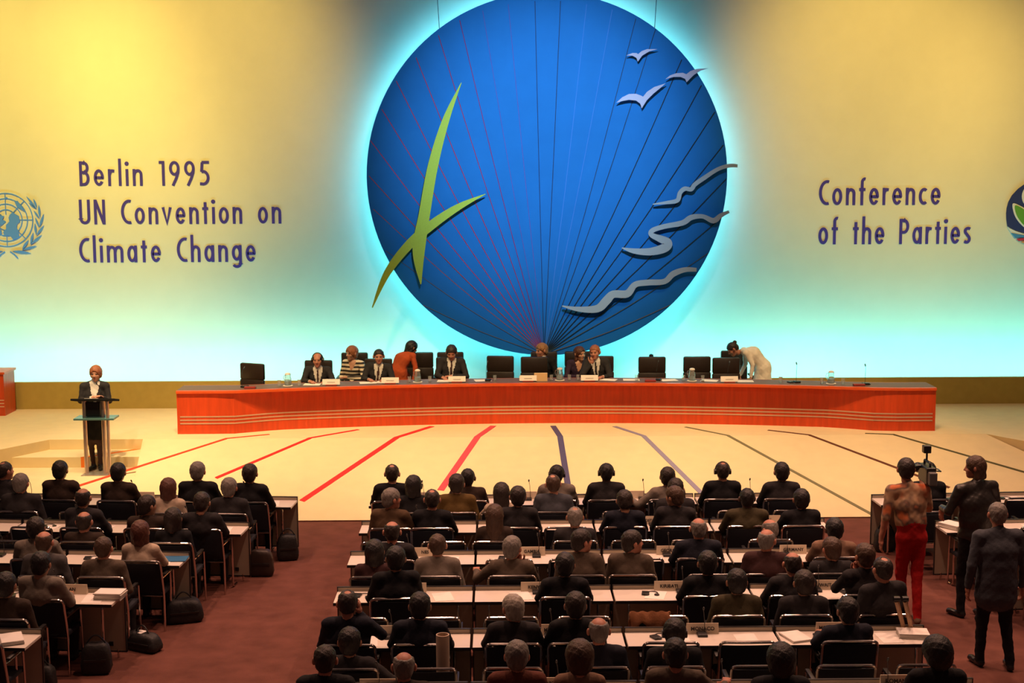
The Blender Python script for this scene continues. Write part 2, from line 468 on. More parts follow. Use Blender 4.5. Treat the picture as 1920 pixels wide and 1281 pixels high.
def stroke_poly(pts, ws, n=10):                        # outline of a brush stroke with varying width
    P = spline(pts, n); W = spline([(w, 0) for w in ws], n); L = []; R = []
    for i, p in enumerate(P):
        a = P[max(i - 1, 0)]; b = P[min(i + 1, len(P) - 1)]; t = (b - a) / (np.linalg.norm(b - a) + 1e-9)
        nn = np.array([-t[1], t[0]]); h = max(W[i][0], .4) / 2
        L.append(p + nn * h); R.append(p - nn * h)
    return L + R[::-1]


M_LEAF = mat('leaf_green', (.36, .54, .05), .7, noise=.05)
lf1 = stroke_poly([(865, 155), (836, 225), (812, 310), (796, 400), (785, 470), (789, 533)], [1, 13, 19, 21, 23, 2])
lf2 = stroke_poly([(910, 364), (860, 388), (812, 420), (768, 458), (726, 512), (698, 577)], [1, 12, 17, 17, 13, 2])
cutout('leaf_ornament', [lf1, lf2], M_LEAF, 'yellow-green pair of crossed grass blades on left side of blue globe', 'ornament', pins=[(800, 380), (786, 460), (760, 465)])


def bird(pts): return [(1100 + x / 2.209, 60 + y / 2.209) for x, y in pts]


BIRD_L = bird([(123, 293), (148, 270), (175, 257), (205, 256), (226, 264), (234, 268), (250, 248), (280, 228), (327, 213), (304, 233), (275, 257), (250, 282), (228, 316), (222, 297), (205, 284), (175, 281), (148, 286)])
BIRD_M = bird([(327, 195), (345, 180), (370, 171), (398, 169), (413, 175), (430, 162), (455, 153), (505, 150), (475, 159), (445, 177), (414, 208), (408, 194), (390, 186), (360, 186)])
BIRD_S = bird([(165, 97), (190, 87), (207, 87), (213, 92), (228, 79), (250, 71), (293, 71), (260, 80), (230, 98), (212, 123), (206, 107), (190, 98)])
M_BIRD = mat('bird_white_bluelit', (.42, .46, .66), .7)  # white gulls, with the blue of the globe light mixed into the base colour
cutout('bird_ornament', [BIRD_S], M_BIRD, 'small white gull cut-out, topmost bird on the blue globe', 'ornament', 'gull cut-outs on the globe', pins=[(1197, 106)])
cutout('bird_ornament', [BIRD_M], M_BIRD, 'white gull cut-out overlapping the right rim of the blue globe', 'ornament', 'gull cut-outs on the globe', pins=[(1287, 143)])
cutout('bird_ornament', [BIRD_L], M_BIRD, 'largest white gull cut-out, lowest of the birds on the globe', 'ornament', 'gull cut-outs on the globe', pins=[(1203, 188)])
M_WAVE = mat('wave_bluelit', (.32, .42, .48), .7)  # bluish cast of the globe light is put into the wave colour
W1 = [(1224, 383), (1250, 380), (1270, 376), (1275, 362), (1284, 354), (1296, 355), (1303, 346), (1320, 334), (1345, 318), (1366, 311), (1383, 311)]
cutout('wave_ornament', [stroke_poly(W1, [2, 6, 8, 8, 8, 8, 8, 8, 7, 7, 6], 6)], M_WAVE, 'thin pale wave cut-out, highest of three on the globe', 'ornament', 'wave cut-outs on the globe', pins=[(1300, 350)])
W2 = [(1166, 465), (1190, 471), (1220, 472), (1246, 465), (1252, 455), (1236, 447), (1221, 440), (1224, 432), (1245, 425), (1280, 418), (1296, 408), (1318, 406), (1338, 414), (1352, 404), (1367, 397)]
cutout('wave_ornament', [stroke_poly(W2, [2, 10, 14, 17, 16, 13, 9, 9, 9, 10, 10, 8, 10, 8, 5], 6)], M_WAVE, 'pale S-curved wave cut-out, middle of three on the globe', 'ornament', 'wave cut-outs on the globe', pins=[(1240, 462), (1290, 412)])
W3 = [(1054, 574), (1085, 580), (1120, 579), (1137, 564), (1150, 552), (1176, 551), (1191, 534), (1215, 530), (1246, 528), (1262, 514), (1284, 506), (1306, 506)]
cutout('wave_ornament', [stroke_poly(W3, [2, 9, 14, 16, 14, 14, 11, 11, 10, 11, 9, 7], 6)], M_WAVE, 'thick pale wave cut-out, lowest of three on the globe', 'ornament', 'wave cut-outs on the globe', pins=[(1135, 566), (1245, 528)])

# ================================================================== wall lettering (single-line condensed sans)
LWD = .059


def ell(cx, cy, rx, ry, a0, a1, n=16):
    return [(cx + rx * math.cos(math.radians(a0 + (a1 - a0) * i / n)), cy + ry * math.sin(math.radians(a0 + (a1 - a0) * i / n))) for i in range(n + 1)]


def arch(x0, x1, xh=.615, y0=0):
    return [(x0, .40)] + ell((x0 + x1) / 2 + .01, xh - .155, (x1 - x0) / 2 - .01, .155, 165, 0, 10) + [(x1, y0)]


G = {
    'B': (.42, [[(.066, 0), (.066, 1)], [(.066, .934), (.19, .934)] + ell(.19, .742, .145, .192, 90, -90, 12) + [(.066, .55)], [(.19, .55)] + ell(.19, .308, .165, .242, 90, -90, 12) + [(.066, .066)]]),
    'P': (.43, [[(.066, 0), (.066, 1)], [(.066, .934), (.2, .934)] + ell(.2, .70, .165, .234, 90, -90, 14) + [(.066, .466)]]),
    'e': (.42, [[(.08, .335), (.356, .335)] + ell(.212, .34, .146, .276, 0, 325, 26)]),
    'r': (.27, [[(.066, 0), (.066, .68)], [(.066, .42), (.10, .55), (.17, .615), (.265, .600)]]),
    'l': (.132, [[(.066, 0), (.066, 1.1)]]),
    'i': (.132, [[(.066, 0), (.066, .68)], 'dot']),
    'n': (.41, [[(.066, 0), (.066, .68)], arch(.066, .344)]),
    'h': (.41, [[(.066, 0), (.066, 1.1)], arch(.066, .344)]),
    'm': (.69, [[(.066, 0), (.066, .68)], arch(.066, .345), arch(.345, .624)]),
    '1': (.24, [[(.17, 0), (.17, 1.0)], [(.0, .945), (.17, .945)]]),
    '9': (.45, [ell(.225, .70, .155, .24, 0, 360, 28), [(.38, .68), (.365, .52), (.29, .30), (.15, .0)]]),
    '5': (.43, [[(.115, .94), (.41, .94)], [(.135, .94), (.105, .56)], [(.105, .555)] + ell(.16, .32, .20, .255, 80, -105, 18) + [(.03, .075)]]),
    'U': (.47, [[(.066, 1), (.066, .24)] + ell(.235, .24, .169, .176, 180, 360, 14) + [(.404, 1)]]),
    'N': (.48, [[(.066, 0), (.066, 1)], [(.075, .98), (.405, .02)], [(.414, 0), (.414, 1)]]),
    'C': (.42, [ell(.345, .5, .28, .436, 74, 286, 24)]),
    'o': (.43, [ell(.215, .34, .15, .276, 0, 360, 28)]),
    'c': (.36, [ell(.225, .34, .16, .276, 55, 305, 22)]),
    'v': (.42, [[(.055, .68), (.21, .045), (.365, .68)]]),
    't': (.25, [[(.125, 0), (.125, .88)], [(0, .62), (.25, .62)]]),
    'a': (.42, [ell(.205, .34, .14, .276, 0, 360, 28), [(.352, 0), (.352, .68)]]),
    'g': (.42, [ell(.205, .36, .14, .256, 0, 360, 28), [(.352, .68), (.352, -.06)] + ell(.205, -.06, .147, .13, 0, -155, 12)]),
    'f': (.28, [[(.125, 0), (.125, .88)] + ell(.235, .90, .11, .135, 180, 75, 10), [(0, .62), (.27, .62)]]),
    's': (.33, [spline([(.285, .585), (.19, .618), (.085, .56), (.08, .46), (.165, .355), (.255, .24), (.245, .12), (.15, .062), (.04, .10)], 5)]),
}
LGAP = .148; WGAP = .50
M_LETTER = mat('letter_blue', (.075, .055, .40), .8, spec=.1)
WY = 28.49


def line_width(s):
    x = 0
    for ch in s: x += WGAP if ch == ' ' else G[ch][0] + LGAP
    return x - LGAP


def text_block(label, lines):
    p = atY(lines[0][1], lines[0][3], WY)
    root = thing('wall_lettering', label, 'lettering', (p[0], WY, p[2]))
    for s, x0, x1, ybase, ycap in lines:
        a = atY(x0, ybase, WY); bq = atY(x1, ybase, WY); h = atY(x0, ycap, WY)[2] - a[2]
        sx = (bq[0] - a[0]) / line_width(s); x = 0
        for ch in s:
            if ch == ' ': x += WGAP; continue
            wd, strokes = G[ch]; mb = MB()
            ratio = sx / h
            # strokes keep an even weight: build in metres
            for si, st in enumerate(strokes):
                if st == 'dot':
                    mb.prism([(.066 * sx + .085 * h * math.cos(t * math.pi / 8), .90 * h + .085 * h * math.sin(t * math.pi / 8)) for t in range(16)], 0, .003, wall_fn(0)); continue
                closed = abs(st[0][0] - st[-1][0]) < 1e-6 and abs(st[0][1] - st[-1][1]) < 1e-6
                pts = [(px * sx, py * h) for px, py in (st[:-1] if closed else st)]
                mb.ribbon(pts, LWD * h * .97, 0, .002 + .0006 * si, wall_fn(0), closed)
            o = mb.obj('letter', M_LETTER, root)
            o.location = (a[0] + x * sx - p[0], 0, a[2] - p[2])
            x += wd + LGAP
    return root


text_block('dark blue wall lettering reading Berlin 1995 UN Convention on Climate Change', [
    ('Berlin 1995', 149, 394, 349, 302.5), ('UN Convention on', 149, 528, 421, 374.5), ('Climate Change', 149, 480, 492.5, 446)])
text_block('dark blue wall lettering reading Conference of the Parties', [
    ('Conference', 1535, 1763, 385, 337.5), ('of the Parties', 1534, 1820, 458.5, 411)])

# ---- emblem at the left edge: world map in rings with laurel
M_EMB = mat('emblem_blue', (.10, .30, .95), .8)
ec = atY(11.5, 412.5, WY); pxm = (atY(111.5, 412, WY)[0] - atY(11.5, 412, WY)[0]) / 100
emb = thing('wall_emblem', 'light blue world map emblem with laurel branches beside the lettering', 'emblem', (ec[0], WY, ec[2]))
E2 = lambda x, y: ((x - 90) / 8 * pxm, -(y - 577) / 8 * pxm)
for r in (400, 320, 240, 155):
    MB().ribbon(ell(0, 0, r / 8 * pxm, r / 8 * pxm, 0, 360, 48)[:-1], .009, 0, .006, wall_fn(0), True).obj('map_ring', M_EMB, emb)
for a in range(0, 360, 45):
    c, s_ = math.cos(math.radians(a)), math.sin(math.radians(a))
    MB().ribbon([(c * 80 / 8 * pxm, s_ * 80 / 8 * pxm), (c * 400 / 8 * pxm, s_ * 400 / 8 * pxm)], .007, 0, .008, wall_fn(0)).obj('map_meridian', M_EMB, emb)
for poly in ([(150, 500), (195, 460), (235, 490), (285, 520), (290, 585), (300, 600), (255, 640), (245, 690), (270, 760), (275, 840), (190, 880), (145, 815), (50, 800), (40, 760), (95, 700), (90, 650), (140, 600), (130, 545)],
             [(230, 300), (275, 290), (340, 380), (375, 455), (320, 420), (260, 380)],
             [(-60, 500), (20, 510), (60, 520), (40, 570), (85, 600), (30, 650), (-40, 640), (-110, 590)],
             [(-60, 690), (0, 700), (20, 770), (-60, 860), (-130, 800), (-120, 720)],
             [(-170, 420), (-100, 380), (-60, 430), (-130, 500), (-200, 490)], [(90, 235), (125, 235), (120, 258), (92, 262)]):
    MB().prism([E2(x, y) for x, y in poly], 0, .014, wall_fn(0)).obj('map_land', M_EMB, emb)
LEAVES = [((410, 225), (555, 415), 34), ((515, 262), (560, 395), 30), ((440, 320), (545, 410), 26), ((590, 350), (598, 545), 34), ((512, 440), (590, 560), 30),
          ((660, 490), (585, 690), 34), ((530, 545), (580, 690), 30), ((655, 660), (535, 815), 34), ((520, 630), (530, 800), 34), ((615, 805), (440, 950), 36), ((490, 770), (440, 940), 36),
          ((530, 970), (310, 1030), 38), ((415, 880), (312, 1020), 38), ((440, 1080), (165, 1045), 44)]
for mirror in (1, -1):
    for a, b_, wd in LEAVES:
        aa = np.array(E2(*a)); bb = np.array(E2(*b_)); aa[0] *= mirror; bb[0] *= mirror
        MB().prism(stroke_poly([aa, (aa + bb) / 2, bb], [.004, wd / 8 * pxm, .004], 6) if False else
                   [tuple(aa + (bb - aa) * t + np.array([-(bb - aa)[1], (bb - aa)[0]]) / np.linalg.norm(bb - aa) * (sg * math.sin(math.pi * t) * wd / 16 * pxm)) for sg, ts in ((1, np.linspace(0, 1, 9)), (-1, np.linspace(1, 0, 9)[1:-1])) for t in ts],
                   0, .012, wall_fn(0)).obj('laurel_leaf', M_EMB, emb)
    MB().ribbon([(E2(130, 1055)[0] * mirror, E2(130, 1055)[1]), (E2(190, 1095)[0] * mirror, E2(190, 1095)[1]), (E2(240, 1155)[0] * mirror, E2(240, 1155)[1])], .012, 0, .012, wall_fn(0)).obj('laurel_stem', M_EMB, emb)

# ---- round emblem at the right edge
rc_ = atY(1937, 402, WY); R8 = 52 * pxm
em2 = thing('wall_emblem', 'round dark blue emblem with green leaf and striped base beside the lettering', 'emblem', (rc_[0], WY, rc_[2]))
E3 = lambda x, y: ((1820 + x / 8.01 - 1937) * pxm, -(320 + y / 8.01 - 402) * pxm)
right = [(525, 640), (530, 560), (550, 470), (600, 370), (690, 270), (800, 190), (935, 150), (1070, 190), (1180, 270), (1270, 370), (1320, 470), (1345, 560), (1345, 640), (1340, 740), (1315, 850)]
MB().prism([E3(*p) for p in right + [(1100, 940), (935, 955), (800, 935), (680, 900), (600, 860), (550, 835), (533, 740)]], 0, .012, wall_fn(0)).obj('field', mat('emblem_navy', lin(38, 52, 118), .8), em2)
MB().prism([E3(*p) for p in [(555, 850), (600, 872), (680, 910), (800, 948), (935, 962), (1100, 945), (1310, 860), (1270, 920), (1100, 985), (935, 1000), (780, 985), (610, 935)]], 0, .012, wall_fn(0)).obj('stripe', mat('emblem_white', (.8, .8, .85), .8), em2)
MB().prism([E3(*p) for p in [(610, 935), (780, 968), (935, 985), (1100, 970), (1260, 935), (1200, 1000), (935, 1020), (790, 1005), (670, 1010)]], 0, .016, wall_fn(0)).obj('stripe', mat('emblem_sky', lin(70, 140, 205), .8), em2)
MB().prism([E3(*p) for p in [(695, 1030), (800, 1015), (935, 1025), (1150, 1030), (1090, 1075), (935, 1050), (820, 1045), (735, 1062)]], 0, .016, wall_fn(0)).obj('stripe', mat('emblem_red', lin(205, 45, 75), .8), em2)
MB().prism([E3(*p) for p in [(760, 1075), (850, 1055), (935, 1060), (1090, 1080), (1020, 1110), (935, 1120), (820, 1100)]], 0, .016, wall_fn(0)).obj('stripe', mat('emblem_gold', lin(225, 150, 90), .8), em2)
for sg in (1, -1):
    fx = lambda p: (E3(*p)[0] * 1 if sg == 1 else -E3(*p)[0] + 2 * E3(935, 0)[0], E3(*p)[1])
    MB().prism([fx(p) for p in spline([(620, 490), (720, 520), (830, 590), (915, 720), (925, 900), (800, 850), (680, 720), (625, 590)], 4, True)], 0, .016, wall_fn(0)).obj('leaf_border', mat('emblem_white', (.8, .8, .85), .8), em2)
    MB().prism([fx(p) for p in spline([(655, 520), (730, 545), (820, 610), (895, 730), (905, 870), (800, 820), (700, 700), (655, 590)], 4, True)], 0, .021, wall_fn(0)).obj('leaf', mat('emblem_green', lin(100, 165, 60), .8), em2)
MB().prism([E3(*p) for p in ell(935, 380, 185, 190, 0, 360, 32)[:-1]], 0, .016, wall_fn(0)).obj('globe', mat('emblem_white', (.8, .8, .85), .8), em2)

# ================================================================== people: one skin grown over a posed skeleton
def surface_nets(V, org, h):
    inside = V < 0
    nx, ny, nz = V.shape
    acc = np.zeros((nx - 1, ny - 1, nz - 1, 3), np.float32); cnt = np.zeros((nx - 1, ny - 1, nz - 1), np.float32)
    quads = []
    for ax in range(3):
        sl0 = [slice(None)] * 3; sl1 = [slice(None)] * 3; sl0[ax] = slice(0, -1); sl1[ax] = slice(1, None)
        a = V[tuple(sl0)]; b = V[tuple(sl1)]; ch = inside[tuple(sl0)] != inside[tuple(sl1)]
        idx = np.argwhere(ch)
        if len(idx) == 0: continue
        va = a[ch]; vb = b[ch]; t = va / (va - vb)
        pos = idx.astype(np.float32); pos[:, ax] += t
        o1, o2 = [k for k in range(3) if k != ax]
        ok = (idx[:, o1] > 0) & (idx[:, o2] > 0) & (idx[:, o1] < V.shape[o1] - 1) & (idx[:, o2] < V.shape[o2] - 1)
        idx = idx[ok]; pos = pos[ok]; neg = va[ok] < 0
        cells = []
        for d1, d2 in ((-1, -1), (0, -1), (0, 0), (-1, 0)):
            c = idx.copy(); c[:, o1] += d1; c[:, o2] += d2; cells.append(c)
            np.add.at(acc, (c[:, 0], c[:, 1], c[:, 2]), pos); np.add.at(cnt, (c[:, 0], c[:, 1], c[:, 2]), 1)
        flip = neg if ax != 1 else ~neg
        q = np.stack([np.ravel_multi_index(c.T, cnt.shape) for c in cells], 1)
        q[~flip] = q[~flip][:, ::-1]
        quads.append(q)
    quads = np.concatenate(quads)
    used = np.unique(quads); remap = np.full(cnt.size, -1, np.int64); remap[used] = np.arange(len(used))
    P = acc.reshape(-1, 3)[used] / cnt.reshape(-1)[used][:, None]
    return P * h + org, remap[quads]


def d_prim(p, pr):
    k = pr[0]
    if k == 'c':                                        # round cone, optionally flattened
        _, a, b, ra, rb, ax, sx = pr
        ba = b - a; L = ba @ ba
        pa = p - a
        t = np.clip(pa @ ba / (L + 1e-9), 0, 1) if L > 1e-8 else np.zeros(len(p), np.float32)
        v = pa - t[:, None] * ba
        if ax is not None: v = v - ((v @ ax) * (1 - 1 / sx))[:, None] * ax
        return np.sqrt((v * v).sum(1)) - (ra + (rb - ra) * t)
    _, c, Rm, rad = pr                                  # ellipsoid
    q = (p - c) @ Rm.T
    k0 = np.sqrt(((q / rad) ** 2).sum(1)); k1 = np.sqrt(((q / rad ** 2) ** 2).sum(1)) + 1e-9
    return k0 * (k0 - 1) / k1


def prim_bb(pr):
    if pr[0] == 'c':
        _, a, b, ra, rb, ax, sx = pr; r = max(ra, rb) * (sx if ax is not None else 1)
        return np.minimum(a, b) - r, np.maximum(a, b) + r
    r = max(pr[3]); return pr[1] - r, pr[1] + r


A3 = lambda *v: np.array(v, np.float32)
I3 = np.eye(3, dtype=np.float32)


def cone(a, b, ra, rb, ax=None, sx=1.): return ('c', np.array(a, np.float32), np.array(b, np.float32), ra, rb, None if ax is None else np.array(ax, np.float32), sx)
def elli(c, rad, R=I3): return ('e', np.array(c, np.float32), np.array(R, np.float32), np.array(rad, np.float32))


def grow(prims, h, cut=None):
    """prims: list of (prim, material, blend, sign).  Returns verts, quads, material per quad."""
    lo = np.min([prim_bb(p[0])[0] for p in prims if p[3] > 0], 0) - 2.5 * h; hi = np.max([prim_bb(p[0])[1] for p in prims if p[3] > 0], 0) + 2.5 * h
    n = np.ceil((hi - lo) / h).astype(int) + 1
    V = np.full(tuple(n), 9., np.float32)
    for pr, m, k, sg in prims:
        a, b = prim_bb(pr); mg = k + 2.5 * h
        i0 = np.clip(np.floor((a - mg - lo) / h).astype(int), 0, n - 1); i1 = np.clip(np.ceil((b + mg - lo) / h).astype(int) + 1, 1, n)
        if np.any(i1 <= i0): continue
        g = np.stack(np.meshgrid(*[np.arange(i0[j], i1[j]) for j in range(3)], indexing='ij'), -1).reshape(-1, 3).astype(np.float32) * h + lo.astype(np.float32)
        d = d_prim(g.astype(np.float32), pr).reshape(tuple(i1 - i0))
        sl = tuple(slice(i0[j], i1[j]) for j in range(3)); c = V[sl]
        if sg > 0:
            hh = np.maximum(k - np.abs(c - d), 0) / max(k, 1e-6); V[sl] = np.minimum(c, d) - hh * hh * k / 4
        else:
            hh = np.maximum(k - np.abs(c + d), 0) / max(k, 1e-6); V[sl] = np.maximum(c, -d) + hh * hh * k / 4
    if cut is not None:
        g = np.stack(np.meshgrid(*[np.arange(n[j]) for j in range(3)], indexing='ij'), -1).reshape(-1, 3).astype(np.float32) * h + lo.astype(np.float32)
        V = np.maximum(V, cut(g).reshape(V.shape))
    P, Q = surface_nets(V, lo, h)
    cen = P[Q].mean(1).astype(np.float32)
    pos = [(p, m) for p, m, k, s in prims if s > 0]
    D = np.stack([d_prim(cen, p) for p, m in pos], 1); mi = np.array([m for p, m in pos])[D.argmin(1)]
    return P, Q, mi, cen


# slots: 0 jacket 1 trousers 2 shirt 3 skin 4 shoes 5 tie 6 lips 7 eyes
def head_prims(fem):
    j = .92 if fem else 1.
    P = [(elli((0, -.012, .030), (.080, .097, .090)), 3, .0, 1),
         (elli((0, .030, -.045), (.060 * j, .066, .074)), 3, .03, 1),
         (elli((0, .068, -.093), (.026 * j, .024, .022)), 3, .03, 1),
         (cone((-.035, .074, .034), (.035, .074, .034), .014, .014), 3, .02, 1),
         (cone((-.044, .058, -.022), (.044, .058, -.022), .022, .022), 3, .03, 1),
         (elli((-.033, .098, .012), (.017, .014, .012)), 3, .012, -1), (elli((.033, .098, .012), (.017, .014, .012)), 3, .012, -1),
         (elli((-.032, .077, .011), (.0105, .0105, .0070)), 7, .002, 1), (elli((.032, .077, .011), (.0105, .0105, .0070)), 7, .002, 1),
         (cone((0, .086, .020), (0, .110, -.022), .007, .0125), 3, .014, 1),
         (elli((-.013, .094, -.026), (.009, .010, .008)), 3, .01, 1), (elli((.013, .094, -.026), (.009, .010, .008)), 3, .01, 1),
         (elli((0, .090, -.054), (.025, .010, .0075)), 6, .004, 1), (elli((0, .089, -.064), (.020, .010, .007)), 6, .004, 1),
         (elli((-.090, -.012, .000), (.016, .022, .034)), 3, .006, 1), (elli((.090, -.012, .000), (.016, .022, .034)), 3, .006, 1),
         (cone((0, -.022, -.05), (0, -.034, -.115), .052 * j, .052 * j), 3, .03, 1)]
    return P


HEADS = {f: grow(head_prims(f), .0075) for f in (False, True)}


def noise3(g, f, amp):
    return amp * (np.sin(g[:, 0] * f + 1.3) * np.sin(g[:, 1] * f * 1.13 + .4) * np.sin(g[:, 2] * f * .91 + 2.1) + .5 * np.sin(g[:, 0] * f * 2.1) * np.sin(g[:, 1] * f * 1.9 + 1) * np.sin(g[:, 2] * f * 2.3))


def hair_mesh(style):
    face = [(elli((0, .125, -.055), (.082, .088, .115)), 0, .012, -1)]
    ears = [(elli((-.096, -.006, -.006), (.024, .028, .038)), 0, .006, -1), (elli((.096, -.006, -.006), (.024, .028, .038)), 0, .006, -1)]
    base = lambda t, dz=0: (elli((0, -.014, .032 + dz), (.080 + t, .096 + t, .090 + t)), 0, .01, 1)
    slope = lambda zf, zb: (lambda g: -(g[:, 2] - (zf + (zb - zf) * (.085 - g[:, 1]) / .18)))   # keep what lies above a sloping hairline
    if style == 'short':
        P = [base(.011), (elli((0, -.05, -.03), (.068, .062, .06)), 0, .03, 1)] + face + ears
        cut = lambda g: np.maximum(slope(.062, -.085)(g), -9) + noise3(g, 210, .003)
    elif style == 'full':
        P = [base(.018, .004), (elli((0, -.05, -.03), (.078, .070, .07)), 0, .03, 1)] + face + ears
        cut = lambda g: slope(.055, -.105)(g) + noise3(g, 180, .005)
    elif style == 'bald':
        P = [base(.008), (elli((0, -.05, -.03), (.069, .062, .06)), 0, .03, 1)] + face + ears + [(elli((0, .035, .115), (.070, .125, .085)), 0, .01, -1)]
        cut = lambda g: np.maximum(slope(.03, -.085)(g), g[:, 2] - .088) + noise3(g, 210, .003)
    elif style == 'thin':
        P = [base(.010), (elli((0, -.05, -.03), (.069, .062, .06)), 0, .03, 1)] + face + ears + [(elli((0, -.045, .135), (.040, .045, .035)), 0, .012, -1)]
        cut = lambda g: slope(.070, -.085)(g) + noise3(g, 210, .003)
    elif style == 'bob':
        P = [base(.019), (cone((-.062, -.03, -.01), (-.066, -.02, -.11), .038, .034), 0, .03, 1), (cone((.062, -.03, -.01), (.066, -.02, -.11), .038, .034), 0, .03, 1),
             (cone((0, -.06, 0), (0, -.065, -.11), .066, .055), 0, .04, 1)] + face
        cut = lambda g: np.maximum(slope(.058, -.9)(g), -.135 - g[:, 2]) + noise3(g, 150, .004)
    elif style == 'long':
        P = [base(.022), (cone((-.055, -.045, 0), (-.062, -.05, -.22), .042, .036), 0, .03, 1), (cone((.055, -.045, 0), (.062, -.05, -.22), .042, .036), 0, .03, 1),
             (cone((0, -.065, 0), (0, -.085, -.27), .066, .050), 0, .05, 1)] + face
        cut = lambda g: slope(.058, -1.6)(g) + noise3(g, 120, .006)
    elif style == 'curly':
        P = [base(.038, .006), (elli((0, -.055, -.03), (.105, .085, .09)), 0, .03, 1)] + face
        cut = lambda g: slope(.052, -.13)(g) + noise3(g, 150, .008)
    elif style == 'bun':
        P = [base(.012), (elli((0, -.06, -.02), (.066, .058, .06)), 0, .03, 1), (elli((0, -.115, .075), (.040, .036, .036)), 0, .015, 1)] + face + ears
        cut = lambda g: slope(.066, -.085)(g) + noise3(g, 210, .003)
    elif style == 'fringe':
        P = [base(.020, .002), (cone((-.064, -.02, -.01), (-.066, -.02, -.05), .032, .026), 0, .03, 1), (cone((.064, -.02, -.01), (.066, -.02, -.05), .032, .026), 0, .03, 1),
             (cone((0, -.06, 0), (0, -.06, -.08), .06, .046), 0, .04, 1), (elli((0, .055, .055), (.062, .042, .034)), 0, .02, 1), (elli((0, .13, -.062), (.070, .082, .094)), 0, .008, -1)]
        cut = lambda g: np.maximum(slope(.036, -.6)(g), -.098 - g[:, 2]) + noise3(g, 180, .003)
    P0, Q, mi, cen = grow(P, .0085, cut)
    P0 = P0 + np.stack([noise3(P0, 75, .0035), noise3(P0 + .7, 68, .0035), noise3(P0 + 1.9, 80, .0035)], 1)
    me = bpy.data.meshes.new('hair'); me.from_pydata(P0.tolist(), [], Q.tolist())
    me.polygons.foreach_set('use_smooth', [True] * len(me.polygons)); me.materials.append(None); me.update()
    return me


HAIRS = {}


def hand_geo(curl):
    """left-neutral hand: wrist at the origin, fingers along +Y, palm facing -Z, thumb towards +X."""
    P = [(cone((0, -.03, 0), (0, .02, 0), .026, .027, (1, 0, 0), 1.15), 3, .0, 1),
         (cone((-.006, .035, 0), (-.002, .075, 0), .017, .0165, (1, 0, 0), 2.15), 3, .02, 1)]
    for i, (x, L) in enumerate(((.031, .072), (.010, .080), (-.011, .074), (-.031, .058))):
        p = np.array([x * .92, .085, .002]); ang = 0
        for j, (fr, r0, r1) in enumerate(((.44, .0098, .0092), (.31, .0092, .0086), (.25, .0086, .0072))):
            ang += curl * (0.6 if j == 0 else 1.0)
            q = p + L * fr * np.array([x * .6 * (1 if j == 0 else .4), math.cos(ang), -math.sin(ang)])
            P.append((cone(p, q, r0, r1), 3, .006 if j else .01, 1)); p = q
    p = np.array([.026, .022, -.006]); ang = 0
    for j, (L, r0, r1) in enumerate(((.042, .016, .0125), (.034, .0120, .0105), (.026, .0105, .008))):
        q = p + L * np.array([.75 - .25 * j, .62 + .2 * j, -.25 - curl * .3]) / np.linalg.norm([.75 - .25 * j, .62 + .2 * j, -.25 - curl * .3])
        P.append((cone(p, q, r0, r1), 3, .01 if j == 0 else .005, 1)); p = q
    g = grow(P, .0062)
    return g[0], g[1]


HANDS = {'relaxed': hand_geo(.38), 'grip': hand_geo(.95), 'flat': hand_geo(.12)}


def nrm(v):
    v = np.array(v, float); return v / (np.linalg.norm(v) + 1e-9)


def frame(fwd, up):                                    # columns right, fwd, up
    f = nrm(fwd); r = nrm(np.cross(f, up)); u = np.cross(r, f); return np.stack([r, f, u], 1)


def rotz(d): a = math.radians(d); return np.array([[math.cos(a), -math.sin(a), 0], [math.sin(a), math.cos(a), 0], [0, 0, 1.]])
def rotx(d): a = math.radians(d); return np.array([[1, 0, 0], [0, math.cos(a), -math.sin(a)], [0, math.sin(a), math.cos(a)]])
def roty(d): a = math.radians(d); return np.array([[math.cos(a), 0, math.sin(a)], [0, 1, 0], [-math.sin(a), 0, math.cos(a)]])


